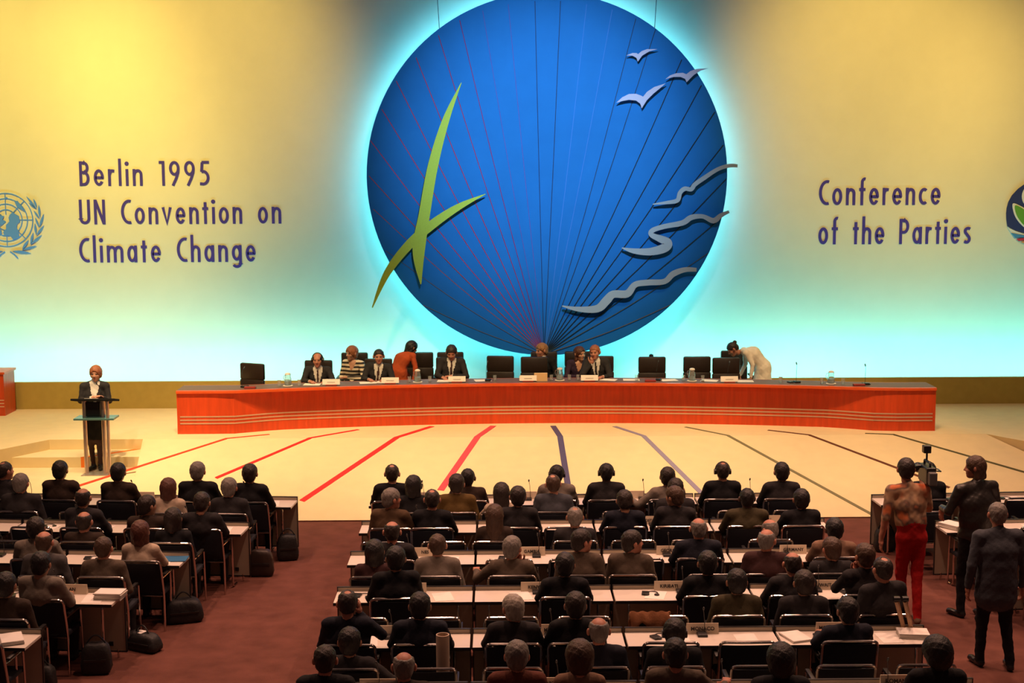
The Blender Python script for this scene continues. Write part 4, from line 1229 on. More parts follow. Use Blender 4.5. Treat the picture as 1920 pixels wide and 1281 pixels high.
# middle block
P('cA', 'a', 735, 872, 'black', 'thin', 'dark', shirt=True, arms='table')
P('cA', 'a', 877, 880, 'darkbrown', 'short', 'black', 'dark', arms=('table', 'table'), tw=-10, shirt=True)
P('cA', 'a', 1044, 873, 'lightgrey', 'short', 'black', 'dark', arms='table', phones=True, bulk=1.1)
P('cA', 'a', 1137, 870, 'charcoal', 'short', 'black', 'dark', arms='table', phones=True)
P('cA', 'a', 1252, 878, 'lightgrey', 'full', 'dark', arms=('out', 'table'), tw=-12, hy=10)
P('cA', 'a', 1355, 867, 'black', 'thin', 'dark', 'mid', arms='table', phones=True, shirt=True)
P('cA', 'a', 1466, 869, 'charcoal', 'full', 'black', arms='table')
P('cA', 'b', 775, 893, 'black', 'bob', 'black', 'mid', hy=18, phones=True, **W)
P('cA', 'b', 856, 891, 'mustard', 'full', 'dark', arms='lap')
P('cA', 'b', 1036, 891, 'bluegrey', 'thin', 'brown', arms='lap', hr=-4)
P('cA', 'b', 1267, 899, 'charcoal', 'full', 'dark', 'mid', hy=10)
P('cB', 'a', 733, 918, 'brown', 'full', 'grey', 'ruddy', arms=('lap', 'table'), tw=14, hy=58, shirt=True, bulk=1.05)
P('cB', 'a', 810, 919, 'black', 'thin', 'dark', 'ruddy', arms='table', tw=6, shirt=True)
P('cA', 'b', 940, 907, 'cream', 'long', 'dark', arms='table', tw=-6, word='cream top', **W)
P('cB', 'a', 971, 914, 'charcoal', 'full', 'dark', arms='table')
P('cB', 'a', 1171, 921, 'navy', 'full', 'dark', 'mid', arms='table', hp=12, shirt=True)
P('cB', 'a', 1264, 914, 'charcoal', 'full', 'brown', 'mid', arms='table', hy=-45, hr=-6)
P('cB', 'a', 1401, 917, 'olive', 'short', 'black', 'dark', arms='table', bulk=1.12, wide=1.1)
P('cB', 'a', 1503, 919, 'black', 'full', 'black', 'mid', arms='table', tw=-8)
P('cB', 'b', 927, 948, 'darkbrown', 'long', 'brown', arms='lap', **W)
P('cB', 'b', 1078, 952, 'charcoal', 'thin', 'grey', 'mid', arms='lap')
P('cB', 'b', 1442, 974, 'charcoal', 'bald', 'grey', 'ruddy', arms='lap', hy=-30, hp=10)
P('cC', 'a', 735, 978, 'charcoal', 'bald', 'dark', 'ruddy', arms='table', hp=6)
P('cC', 'a', 1310, 972, 'navy', 'bald', 'grey', 'ruddy', arms='table', bulk=1.1, wide=1.08)
P('cC', 'a', 1565, 974, 'tan', 'full', 'black', 'dark', arms='table', tw=8, word='tan jacket')
P('cC', 'b', 702, 1014, 'maroon', 'bob', 'black', 'mid', arms='lap', **W)
P('cC', 'b', 820, 1003, 'lightgrey', 'short', 'brown', arms='lap')
P('cC', 'b', 960, 1008, 'taupe', 'full', 'grey', 'ruddy', arms=('out', 'chin'), tw=8, hy=22)
P('cC', 'b', 1090, 995, 'taupe', 'full', 'dark', 'ruddy', arms='lap', tw=10, hy=62)
P('cC', 'b', 1185, 997, 'taupe', 'full', 'dark', 'ruddy', arms='lap', tw=14, hy=70)
P('cC', 'b', 1438, 993, 'maroon', 'bald', 'grey', 'ruddy', arms='lap', tw=8, hy=30, bulk=1.12)
P('cC', 'b', 1560, 1010, 'charcoal', 'full', 'brown', 'ruddy', arms='lap', hy=-15)
P('cD', 'a', 742, 1027, 'black', 'full', 'black', 'mid', arms='table', bulk=1.08, tw=-8)
P('cD', 'a', 1059, 1039, 'black', 'full', 'black', 'mid', arms='table')
P('cD', 'a', 1327, 1036, 'black', 'full', 'black', 'mid', arms='table', bulk=1.08)
P('cD', 'a', 1486, 1036, 'charcoal', 'bald', 'dark', 'ruddy', arms='table', hp=8, bulk=1.1)
P('cD', 'a', 1622, 1022, 'charcoal', 'full', 'brown', 'ruddy', arms=('chin', 'table'), tw=-10, hy=-18)
P('cD', 'b', 1382, 1070, 'olive', 'full', 'black', 'mid', arms='lap', bulk=1.08)
P('cD', 'b', 1508, 1072, 'charcoal', 'full', 'dark', 'mid', arms='lap')
P('cD', 'b', 1656, 1046, 'charcoal', 'thin', 'dark', 'ruddy', arms='lap', tw=-20, hy=-15, bulk=1.15, wide=1.1)
P('cE', 'a', 652, 1108, 'navy', 'thin', 'dark', 'ruddy', arms=('table', 'ear'), hp=6, bulk=1.05)
P('cE', 'a', 787, 1114, 'navy', 'full', 'black', 'mid', arms='table', bulk=1.1, wide=1.05)
P('cE', 'a', 962, 1118, 'charcoal', 'full', 'silver', 'ruddy', arms='table', hy=-25)
P('cE', 'a', 1079, 1113, 'black', 'full', 'dark', 'mid', arms='table')
P('cE', 'a', 1590, 1123, 'navy', 'full', 'black', 'mid', arms='table', tw=-8, hy=-10)
P('cE', 'b', 655, 1180, 'charcoal', 'full', 'black', 'mid', arms=('lap', 'out'), tw=10)
P('cE', 'b', 1123, 1159, 'navy', 'bald', 'grey', 'ruddy', arms='lap')
P('cE', 'b', 1265, 1163, 'black', 'full', 'black', 'mid', arms='lap', phones=True)
P('cF', 'a', 609, 1212, 'black', 'short', 'dark', 'ruddy', arms='lap', bulk=1.05)
P('cF', 'a', 757, 1224, 'darkbrown', 'bald', 'grey', 'ruddy', arms='table')
P('cF', 'a', 969, 1205, 'brick', 'full', 'grey', 'ruddy', arms='lap')
P('cF', 'a', 1087, 1208, 'tan', 'curly', 'brown', arms='lap', **W)
P('cF', 'a', 1266, 1200, 'taupe', 'full', 'black', 'ruddy', arms=('lap', 'out'), tw=6, hp=8)
P('cF', 'a', 1465, 1214, 'black', 'curly', 'black', 'mid', arms='table')
P('cF', 'a', 1758, 1200, 'black', 'curly', 'black', 'ruddy', arms='table', hy=-20)
# left block
P('lA', 'a', 8, 867, 'charcoal', 'thin', 'dark', 'ruddy', arms='table', hy=35)
P('lA', 'a', 112, 866, 'darkbrown', 'full', 'black', 'mid', arms='table')
P('lA', 'a', 221, 870, 'darkbrown', 'full', 'black', 'mid', arms='table', tw=4)
P('lA', 'a', 370, 868, 'black', 'full', 'grey', 'ruddy', arms='table', bulk=1.12, wide=1.08)
P('lA', 'a', 468, 872, 'black', 'full', 'dark', 'mid', arms='table', tw=6)
P('lA', 'b', 38, 890, 'charcoal', 'full', 'grey', 'ruddy', arms='lap', bulk=1.12, wide=1.1)
P('lA', 'b', 315, 898, 'cream', 'bob', 'auburn', arms='lap', word='cream jacket', **W)
P('lA', 'b', 429, 898, 'charcoal', 'full', 'grey', 'ruddy', arms='lap')
P('lB', 'a', 155, 916, 'charcoal', 'bald', 'dark', 'mid', arms='table', tw=6, bulk=1.08)
P('lB', 'a', 275, 931, 'darkbrown', 'full', 'dark', 'mid', arms='table', hy=35)
P('lB', 'a', 379, 925, 'charcoal', 'full', 'dark', 'mid', arms='table', hp=14, bulk=1.1)
P('lB', 'b', 324, 954, 'black', 'bob', 'dark', 'mid', arms='lap', **W)
P('lB', 'b', 157, 960, 'darkbrown', 'bald', 'dark', 'ruddy', arms='lap')
P('lC', 'a', 66, 972, 'lightgrey', 'full', 'dark', 'mid', arms='table', tw=-10, hy=-15)
P('lC', 'a', 262, 978, 'cream', 'bob', 'auburn', arms='table', word='pale jacket', **W)
P('lC', 'b', 82, 997, 'grey', 'bald', 'brown', 'ruddy', arms='lap')
P('lC', 'b', 193, 1008, 'taupe', 'short', 'brown', 'ruddy', arms='lap')
P('lD', 'a', 77, 1037, 'lightgrey', 'full', 'black', 'mid', arms='table', bulk=1.08, tw=4, hp=10)
P('lD', 'b', 10, 1076, 'darkbrown', 'full', 'black', 'mid', arms='lap')
# right block
P('rA', 'a', 1740, 868, 'black', 'full', 'black', 'mid', arms='table', hy=-10)

GARM = dict(black='black jacket', navy='navy jacket', charcoal='charcoal jacket', grey='grey jacket', bluegrey='blue-grey jacket', brown='brown jacket',
            darkbrown='dark brown jacket', mustard='mustard jacket', olive='olive jacket', taupe='taupe jacket', maroon='maroon jacket', cream='cream jacket',
            tan='tan top', lightgrey='pale grey jacket', brick='brick-red jacket')
lines = {}
for d in PEOPLE: lines.setdefault((d['key'], d['line']), []).append(d)
for (key, line), L in lines.items():
    L.sort(key=lambda d: d['px'])
    for i, d in enumerate(L):
        O, rz, bn = BL[key]; u, n = uv(rz)
        yl = RAIL[line] + .13; 
        s, p = solve(key, d['px'], d['py'], yl)
        tries = 0
        while p[2] > 1.44 and yl < RAIL[line] + .42: yl += .03; s, p = solve(key, d['px'], d['py'], yl)
        d['s'] = s
        back = RAIL[line]
        pel = local(key, s, back + .21)
        rel = p - pel; c, sn = math.cos(-rz), math.sin(-rz)
        ht = np.array([c * rel[0] - sn * rel[1], sn * rel[0] + c * rel[1], p[2]])
        st = d['st']; fem = st.get('fem', False)
        st.setdefault('trousers', st['jacket'] if st['jacket'] in ('black', 'navy', 'charcoal', 'darkbrown') else 'charcoal')
        st.setdefault('hs', 1.07)
        J = seated(ht, st, d['arms'], d['tw'], d['hy'], d['hp'], d['hr'], table=.79 if line == 'a' else None)
        ob = build_person(J, st, (pel[0], pel[1], 0), rz)
        pose = d['pose'] or ('wearing headphones' if st.get('phones') else 'hand at chin' if 'chin' in d['arms'] else 'hand at ear' if 'ear' in d['arms'] else
                             'looking right' if d['hy'] > 28 else 'looking left' if d['hy'] < -12 else 'seated')
        tag(ob, 'person in %s %s, %s from left, %s row %s, %s' % (d['word'] or GARM[st['jacket']], pose, ORD[i], ROWN[key[1]], 'at table' if line == 'a' else 'behind', bn), 'person', 'seated delegates')
        d['z'] = p[2]
if 0:
    for d in PEOPLE: print('PPL', d['key'], d['line'], d['px'], round(d['s'], 2), round(d['z'], 2))

# ---- chairs: one under every delegate, free ones in the remaining places
EXTRA = {('cF', 'a'): 0}
for key in NT:
    O, rz, bn = BL[key]
    for line in 'ab':
        occ = [d['s'] for d in lines.get((key, line), [])]
        spots = [(s, True) for s in occ]
        if not (key == 'cF') and not (key[0] == 'l' and key[1] == 'E' and line == 'b') and not (key == 'rD'):
            n = NT[key]
            cand = [1.515 * k + o for k in range(n) for o in (.39, 1.12)]
            if key[0] == 'l': cand = [-1.515 * (k + 1) + o for k in range(n) for o in (.39, 1.12)]
            for s in cand:
                if all(abs(s - q) > .585 for q, _ in spots): spots.append((s, False))
        spots.sort()
        for i, (s, o) in enumerate(spots):
            p = local(key, s, RAIL[line])
            chair(p[0], p[1], rz, '%s chrome-framed black chair, %s from left, %s row %s, %s' % ('occupied' if o else 'empty', ORD[i], ROWN[key[1]], 'at table' if line == 'a' else 'behind', bn), 'delegate chairs')

# ---- things on the tables
random.seed(11)
for key, s0, place in TABLES:
    rz = BL[key][1]
    occ = [d['s'] for d in lines.get((key, 'a'), [])]
    q = local(key, s0 + .72 + random.uniform(-.05, .05), -.13); mic(q[0], q[1], .742, rz, 'black gooseneck microphone on ' + place, 'table microphones')
    q = local(key, s0 + random.choice((.32, 1.05)) + random.uniform(-.08, .08), -.20); headset(q[0], q[1], .742, rz + random.uniform(-.6, .6), 'black headset on ' + place, 'interpretation headsets')
    q = local(key, s0 + .46 + random.uniform(-.06, .06), -.24); sheet(q[0], q[1], .7425, rz + random.uniform(-.3, .3), 'white paper on left half of ' + place, 'loose papers')
    q = local(key, s0 + 1.16 + random.uniform(-.08, .08), -.25); sheet(q[0], q[1], .7425, rz + random.uniform(-.3, .3), 'white paper on right half of ' + place, 'loose papers')

PL = [('cA', 800, 922, '', 0), ('cA', 1187, 923, '', 0), ('cA', 985, 923, '', 0), ('cB', 1224, 971, 'COSTA RICA', 0), ('cB', 1440, 969, 'AN', .07),
      ('cC', 797, 1029, 'NES', .05), ('cC', 997, 1029, 'GAMBIA', 0), ('cC', 1256, 1027, 'GEORGIA', 0), ('cC', 1487, 1026, 'GERMANY', 0),
      ('cD', 772, 1098, '', 0), ('cD', 1004, 1095, 'KENYA', 0), ('cD', 1254, 1095, 'KIRIBATI', 0), ('cD', 1541, 1091, 'KUWAIT', 0),
      ('cE', 738, 1178, 'M', .06), ('cE', 1045, 1175, 'MICRONESIA', 0), ('cE', 1317, 1172, 'MONACO', 0), ('cE', 1560, 1172, 'MONGOLIA', 0),
      ('cF', 708, 1277, 'POLAND', 0), ('cF', 1042, 1277, 'PORTUGAL', 0), ('cF', 1684, 1272, 'ROMANIA', 0), ('lD', 136, 1087, 'AN', .04), ('lA', 268, 919, '', 0)]
for i, (key, px, py, tx, al) in enumerate(PL):
    s, p = solve(key, px, py, -.065); q = local(key, s, -.065)
    name_plate(q[0], q[1], .742, BL[key][1], tx, ('beige name plate reading %s on the %s row, %s' % (tx, ROWN[key[1]], BL[key][2])) if tx else
               'plain beige name plate on the %s row, %s, %s' % (ROWN[key[1]], BL[key][2], ['leftmost', 'right of centre', 'near the middle'][i] if i < 3 else 'left half' if i < 20 else 'far row'), w=1.0)


def on_table(key, px, py, yl=-.24):
    s, p = solve(key, px, py, yl); return local(key, s, yl, .742)


q = on_table('lD', 207, 1110, -.2); stack(q[0], q[1], q[2], BL['lD'][1] + math.pi / 2, 'tall paper pile on right end of fourth row table, left block', .075)
q = on_table('lE', 22, 1200, -.24); stack(q[0], q[1], q[2], BL['lE'][1] + .5, 'thick document on nearest table corner, left block', .04)
q = on_table('cE', 1712, 1192, -.2); stack(q[0], q[1], q[2], 1.45, 'thick document on right end of fifth row table, middle block', .05)
q = on_table('cE', 1492, 1188, -.22); stack(q[0], q[1], q[2], .3, 'open booklet on fifth row table right of MONACO plate', .02)
q = on_table('rB', 1786, 990, -.2); stack(q[0], q[1], q[2], .6, 'slumped white paper pile on second row table, right block', .06)
q = on_table('cB', 1372, 982, -.22); sheet(q[0], q[1], q[2] + .004, .05, 'pink paper on second row table, middle block', 'loose papers', MB().box(-.105, .105, -.148, .148, 0, .003).mesh('paper_sheet', mat('pink_paper', (.75, .25, .22), .8)))
q = on_table('lC', 330, 1040, -.18); sheet(q[0], q[1], q[2] + .004, .0, 'blue folder on third row table, right end of left block', 'loose papers', MB().box(-.16, .13, -.10, .12, 0, .008).mesh('paper_sheet', mat('blue_folder', (.02, .14, .30), .6)))
CUP = MB().lathe([(.026, 0), (.036, .085), (.038, .09), (.033, .088), (.024, .01)], n=16).mesh('paper_cup', M_CUP, True)
for key, px, py, lb_ in (('lD', 112, 1035, 'white cup between third row chairs, left block'),):
    p = local('lC', solve('lC', 112, 1032, -.30)[0], -.30, .742); tag(link('paper_cup', CUP, None, p), lb_, 'cup')

# tall cardboard tube, crutches, draped coat
p = atY(830, 1190, 12.75); base = .45
tb = thing('cardboard_tube', 'tall pale cardboard tube standing among the rear chairs', 'tube', (p[0], 12.75, .0))
MB().lathe([(.058, .0), (.062, .003), (.062, p[2] - .02), (.062, p[2]), (.052, p[2]), (.052, p[2] - .1)], n=20).obj('tube_wall', mat('cardboard', (.50, .38, .28), .8, noise=.08, nscale=8), tb, True)
M_CRUTCH = mat('crutch_wood', (.42, .24, .12), .5, noise=.15, nscale=12, aniso=(8, 8, 1))
for k, (x0, y0, x1, y1) in enumerate(((1681, 1127, 1698, 1168), (1697, 1127, 1712, 1178))):
    a = atY(x0, y0, 13.60 - .03 * k); b2 = atY(x1 + 12, y1 + 70, 13.95); b2[2] = max(b2[2], .02)
    t = thing('crutch', ['pale wooden crutch leaning on chair back, left of the pair', 'pale wooden crutch leaning on chair back, right of the pair'][k], 'crutch', tuple(a), 0, 'pair of crutches')
    d = b2 - a
    MB().tube([(0, 0, 0), tuple(d)], [.024, .017], 10).obj('shaft', M_CRUTCH, t); MB().lathe([(.022, 0), (.025, .01), (.025, .04), (.018, .05)], (d[0], d[1], d[2] - .01), 10).obj('rubber_tip', M_BLK, t)
    MB().tube([(-.03, 0, .02), (.03, 0, .02)], .028, 10).obj('arm_pad', M_BLK, t)
# coat over a rail
s, p = solve('cD', 1218, 1160, RAIL['b'])
q = local('cD', s, RAIL['b'], .865)
vs = []; fs = []; nu, nv = 18, 12
for i in range(nu + 1):
    for j in range(nv + 1):
        u_ = i / nu * 2 - 1; v_ = j / nv * 2 - 1
        y = math.sin(v_ * 1.4) * .05; z = .055 - abs(v_) ** 1.3 * (.16 + .05 * math.sin(u_ * 5)) + .008 * math.sin(u_ * 13)
        vs.append((u_ * .20 + .012 * math.sin(v_ * 7), y + .01 * math.sin(u_ * 11) * abs(v_), z))
for i in range(nu):
    for j in range(nv): a = i * (nv + 1) + j; fs.append((a, a + 1, a + nv + 2, a + nv + 1))
co = MB().add(vs, fs).obj('draped_coat', mat('coat_camel', (.30, .12, .05), .9, bump=.3, bscale=60), None, True)
md = co.modifiers.new('thick', 'SOLIDIFY'); md.thickness = .012
co.location = q; tag(co, 'camel coat draped over an empty chair rail in the fourth row', 'coat')


# ---- bags on the floor
def bag(px, py, L, D, Hh, rz, label, handle=True, m=M_BAG, tag_=False):
    p = at(px, py, 0); t = thing('bag', label, 'bag', (p[0], p[1], 0), rz, 'bags on the floor')
    bm = bmesh.new(); bmesh.ops.create_cube(bm, size=1); bmesh.ops.subdivide_edges(bm, edges=bm.edges[:], cuts=5, use_grid_fill=True)
    random.seed(int(px))
    for v in bm.verts:
        x, y, z = v.co; f = 1 - .22 * (z + .5) ** 2; k = .5 / max((abs(x) ** 6 + abs(y) ** 6 + abs(z) ** 6) ** (1 / 6), 1e-6)
        x, y, z = (c * (k if k < 1.2 else 1) for c in (x, y, z))
        v.co = Vector((x * L * f + random.uniform(-.006, .006), y * D * f + random.uniform(-.006, .006), max((z + .5) * Hh + random.uniform(-.008, .008), 0)))
    me = bpy.data.meshes.new('bag_body'); bm.to_mesh(me); bm.free(); me.materials.append(m); me.polygons.foreach_set('use_smooth', [True] * len(me.polygons)); link('bag_body', me, t)
    if handle:
        MB().tube([(-.10 + .2 * k / 10, 0, Hh - .01 + .09 * math.sin(math.pi * k / 10)) for k in range(11)], .009, 6).obj('handle', M_BLK, t, True)
    MB().box(-L * .36, L * .36, -D * .5 - .004, -D * .44, Hh * .45, Hh * .52).obj('strap', M_EDGE, t)
    if tag_: MB().box(-.08, .02, -.05, .06, Hh * .95, Hh * .95 + .01).obj('luggage_label', M_PAPER, t)
    return t


bag(540, 1050, .30, .18, .36, .2, 'upright black bag beside first row table, left block')
bag(490, 1080, .34, .16, .36, 0, 'dark briefcase below second row chair, left block', False, mat('brown_case', (.03, .018, .014), .5))
bag(345, 1165, .46, .26, .28, .3, 'lumpy black travel bag beside third row table, left block')
bag(268, 1218, .48, .22, .20, -.5, 'low black bag with pale label beside fourth row table, left block', True, M_BAG, True)
bag(182, 1262, .32, .20, .34, .1, 'tall black bag by the fourth row chair, left block')
bag(1658, 1034, .30, .16, .34, .1, 'black bag against first row panel, right block')
bag(75, 1292, .34, .2, .26, .0, 'dark bag under nearest table, left block')

# ================================================================== people and things at the panel table
def panel_seated(px, py, Y, st, arms, hy, hp, hr, tw, label, X=None):
    p = atY(px, py, Y - .10); X = p[0] if X is None else X
    st.setdefault('trousers', st['jacket']); st.setdefault('hs', 1.06)
    rel = np.array([-(p[0] - X), -(p[1] - Y), p[2] - PZ])
    J = seated(rel, st, arms, tw, hy, hp, hr, seat=.48, table=.80)
    ob = build_person(J, st, (X, Y, PZ), math.pi, h=.014)
    return tag(ob, label, 'person', 'people at the panel table')


def chair_px(px, py, label, rz=0, Y=None):
    q = at(px, py, PZ + 1.085) if Y is None else atY(px, py, Y)
    panel_chair(q[0], q[1] - .24, rz, label); return q[0], q[1] - .24


SUIT = lambda **k: dict(dict(jacket='charcoal', shirt=True, tie=True), **k)
for px, lb, rz in ((457, 'empty dark leather armchair turned sideways at left end of panel table', -.45), (935, 'empty dark armchair left of the middle of the panel table', -.12),
                   (1003, 'empty dark armchair before the blond person at mid table', 0), (1230, 'empty dark armchair right of the whispering pair', 0),
                   (1307, 'tall empty dark armchair behind the right-hand water jug', 0), (1373, 'empty dark armchair behind the name card in front of white robe', 0)):
    py = {457: 686, 935: 668, 1003: 675, 1230: 678.5, 1307: 669, 1373: 680.5}[px]
    q = at(px, py, PZ + 1.085)
    panel_chair(q[0], max(min(q[1] - .24, 26.5), tfront(q[0]) + .88), rz, lb)
for px, py, lb in ((597, 686, 'armchair under the headphone wearer at the panel table'), (708, 686, 'armchair under the third suited person from left at panel table'),
                   (842, 678, 'armchair under the person reading at the panel table'), (1128, 674, 'armchair under the person whispering behind a hand')):
    Xc = atY(px, 690, 25.9)[0]; panel_chair(Xc, tfront(Xc) + .95, 0, lb)
for px, lb in ((660, 'rear armchair under the striped top at the panel'), (785, 'rear armchair beside the bent figure in rust'), (843, 'rear armchair directly behind the person reading'),
               (1022, 'rear armchair under the blond person at mid table'), (1087, 'rear armchair under the purple jacket'), (1392, 'rear armchair beside the white robe')):
    q = at(px, {660: 668, 785: 667, 843: 666.5, 1022: 667.5, 1087: 667, 1392: 670}[px], PZ + 1.085); panel_chair(q[0], 26.74, 0, lb)

Xs = lambda px: atY(px, 700, 25.9)[0]
YA = lambda px: tfront(Xs(px)) + .92
panel_seated(595, 662, YA(595), SUIT(hair='bald', hairc='dark', skin='ruddy', phones=True), 'table', 0, 6, 0, -8, 'person in dark suit wearing headphones at left of panel table', X=Xs(598))
panel_seated(710, 656, YA(710), SUIT(hair='short', hairc='dark', skin='ruddy', bulk=1.1), 'table', -6, 4, 0, 0, 'person in dark suit between striped top and rust dress', X=Xs(707))
panel_seated(846, 650, YA(846), SUIT(hair='full', hairc='dark', skin='ruddy'), ('fold', 'table'), 4, 24, 0, 0, 'person in dark suit reading with head bowed at panel table', X=Xs(842))
panel_seated(1114, 648, YA(1114), SUIT(hair='short', hairc='copper', skin='ruddy', tiec='charcoal'), ('table', 'chin'), 22, 6, 6, 8, 'person in dark suit whispering behind a raised hand', X=Xs(1122))
STR = mat_bands('striped_knit', (.02, .015, .015), (.72, .60, .44), 4.2)
panel_seated(659, 650, 26.50, dict(jacket='cream', jmat=STR, trousers='black', hair='fringe', hairc='copper', skin='light', fem=True, vneck=True), ('fold', 'lap'), 48, 6, 0, 18, 'person in cream and black striped top turning aside')
panel_seated(1015, 645, 26.62, dict(jacket='black', hair='full', hairc='blond', skin='ruddy', shirt=True), 'lap', 62, 6, 0, 20, 'person in black jacket looking left behind empty mid-table chair', X=Xs(1022))
panel_seated(1087, 651, 26.45, dict(jacket='purple', hair='bob', hairc='auburn', skin='light', fem=True, vneck=True), 'fold', -38, 4, 0, -10, 'person in dark purple jacket listening to the whisperer', X=Xs(1080))


def free_person(J, st, loc, label, group=None, h=.013, rz=0):
    ob = build_person(J, st, loc, rz, h); tag(ob, label, 'person', group); return ob


def W2(px, py, Y, base):                               # pixel on plane Y, relative to base
    p = atY(px, py, Y); return np.array([p[0] - base[0], p[1] - base[1], p[2] - base[2]])


# bent figure in a rust dress, seen from behind
B0 = np.array([atY(748, 700, 26.2)[0], 26.2, PZ])
w2 = lambda px, py, dy=0: W2(px, py, 26.2 + dy, B0)
pel = w2(746, 697); nk = w2(765, 663, .12); ch = w2(755, 674, .05)
J = dict(pelvis=pel, chest=ch, neck=nk, head=w2(772, 652.5, .16), headrot=rotz(-60) @ rotx(-25),
         shl=w2(750, 668, .20), shr=w2(774, 668, -.02), ell=w2(756, 690, .26), wrl=w2(768, 708, .26), elr=w2(779, 690, -.08), wrr=w2(776, 712, -.12),
         hipl=pel + A3(-.06, .05, -.02), hipr=pel + A3(.07, -.04, -.02), kneel=A3(-.06, .06, .50), kneer=A3(.07, -.03, .50), ankl=A3(-.06, .02, .09), ankr=A3(.08, -.05, .09))
free_person(J, dict(jacket='rust', trousers='rust', hair='bob', hairc='black', skin='mid', fem=True,
                    extra=[(cone(pel, (0.0, 0, .5), .135, .17, (1, 0, 0), 1.2), 0, .05, 1)]), tuple(B0), 'person in rust-red dress bending over behind the panel table', 'people at the panel table')
# bent figure in a white robe, facing left
B1 = np.array([atY(1428, 700, 26.35)[0], 26.35, PZ])
w2 = lambda px, py, dy=0: W2(px, py, 26.35 + dy, B1)
pel = w2(1430, 688); nk = w2(1392, 657.5); ch = w2(1412, 664)
J = dict(pelvis=pel, chest=ch, neck=nk, head=w2(1374, 655), headrot=rotz(90) @ rotx(-42),
         shl=w2(1399, 662, -.15), shr=w2(1397, 660, .15), ell=w2(1411, 684, -.17), wrl=w2(1408, 706, -.17), elr=w2(1398, 682, .18), wrr=w2(1388, 703, .16),
         hipl=pel + A3(0, -.08, -.03), hipr=pel + A3(.0, .08, -.03), kneel=A3(0.03, -.07, .48), kneer=A3(.05, .07, .48), ankl=A3(.03, -.07, .09), ankr=A3(.06, .08, .09),
         toel=A3(-.12, -.07, .04), toer=A3(-.09, .08, .04))
free_person(J, dict(jacket='robe', trousers='robe', hair='bun', hairc='dark', skin='ruddy', fem=True, bulk=1.12,
                    extra=[(cone(pel, (0.02, 0, .16), .15, .21, (0, 1, 0), 1.15), 0, .06, 1)]), tuple(B1), 'person in long white robe bending over the empty armchairs', 'people at the panel table')
# speaker at the lectern
B2 = np.array([atY(178, 800, LY + .30)[0], LY + .30, SZ])
w2 = lambda px, py, dy=0: W2(px, py, B2[1] + dy, B2)
k2 = (w2(180, 687)[2]) / 1.70
pel = w2(177, 786); nk = w2(179, 716); ch = w2(178, 742)
J = dict(pelvis=pel, chest=ch, neck=nk, head=w2(179.5, 701, -.02), headrot=rotz(180) @ rotx(-6),
         shr=w2(156, 725), shl=w2(199, 724), elr=w2(151, 752, -.06), wrr=w2(172, 746, -.26), ell=w2(205, 752, -.06), wrl=w2(192, 745.5, -.26),
         hipr=pel + A3(-.08, 0, -.02), hipl=pel + A3(.08, 0, -.02), kneer=A3(-.07, -.02, .48), kneel=A3(.07, -.02, .48), ankr=A3(-.055, 0.02, .085), ankl=A3(.06, 0.02, .085),
         toer=A3(-.08, -.13, .04), toel=A3(.10, -.13, .04))


def skirt_cls(cen, mi, N):
    z = cen[:, 2]; m = mi.copy()
    m[(mi == 0) & (z < .80) & (np.abs(cen[:, 0]) < .2)] = 1
    m[(mi == 1) & (z < .52)] = 8
    return m


free_person(J, dict(jacket='charcoal', trousers='black', hair='fringe', hairc='copper', skin='light', fem=True, shirt=True, bulk=.98, skirt=True, hs=1.0, reclass=skirt_cls,
                    extra=[(cone(pel - A3(0, 0, .05), (0, 0, .56), .135, .125, (1, 0, 0), 1.25), 1, .03, 1)]), tuple(B2), 'person in dark jacket and black skirt speaking at the lectern')
_p = tag(MB().box(-.11, .11, -.08, .10, 0, .004).obj('paper_sheet', M_PAPER), 'white speech papers on the lectern top', 'paper'); _p.rotation_euler = (math.radians(-11), 0, 0); _p.location = (LX + pxo(181), LY - .06, SZ + zof(749) + .021)

# ---- name cards, jugs, glasses, microphones, papers on the panel table
CARD = MB().add([(-.155, -.035, .02), (.155, -.035, .02), (.155, .03, .02), (-.155, .03, .02), (-.155, -.006, .115), (.155, -.006, .115), (.155, .0, .115), (-.155, .0, .115)],
                [(0, 3, 2, 1), (4, 5, 6, 7), (0, 1, 5, 4), (1, 2, 6, 5), (2, 3, 7, 6), (3, 0, 4, 7)]).mesh('card', M_PLATEW)
HOLD = MB().bbox(-.10, .10, -.055, .05, 0, .022, .006).mesh('holder', M_REDBOX)
SMALL = MB().box(-.07, .07, -.0335, -.0315, .062, .067).mesh('printed_line', M_GREYPL)


def tt_at(px, off): X = atY(px, 712, 25.3)[0]; return X, tfront(X) + off


for px, lb in ((625, 'white name card in front of the headphone wearer'), (733, 'white name card before the second suited person'), (857, 'white name card before the person reading'),
               (990, 'white name card before the empty mid-table armchair'), (1105, 'white name card before the whispering pair'), (1363, 'white name card before the white robe')):
    X, Y = tt_at(px, .17); t = thing('name_card', lb, 'name card', (X, Y, TTZ + .003), 0, 'name cards on the panel table')
    c = link('card', CARD, t); link('printed_line', SMALL, c); link('holder', HOLD, t)
JUG = MB().lathe([(.045, 0), (.062, .01), (.064, .06), (.055, .13), (.047, .17), (.052, .195), (.048, .194), (.043, .17), (.051, .13), (.059, .06), (.057, .014)], n=18).mesh('jug_body', M_GLASS, True)
JWAT = MB().lathe([(.056, .015), (.058, .06), (.055, .085)], n=18).mesh('water', M_WATER, True)
JH = MB().tube([(.05, 0, .175), (.085, 0, .165), (.095, 0, .12), (.062, 0, .06)], .007, 6).mesh('jug_handle', M_GLASS, True)
JC = MB().lathe([(.02, .190), (.051, .195), (.045, .215), (.02, .225), (.005, .228)], n=16).mesh('lid', mat('jug_lid', (.75, .70, .62), .4), True)
TRAY = MB().lathe([(.085, 0), (.09, .006), (.086, .010), (.02, .008)], n=20).mesh('saucer', M_PLATEW, True)
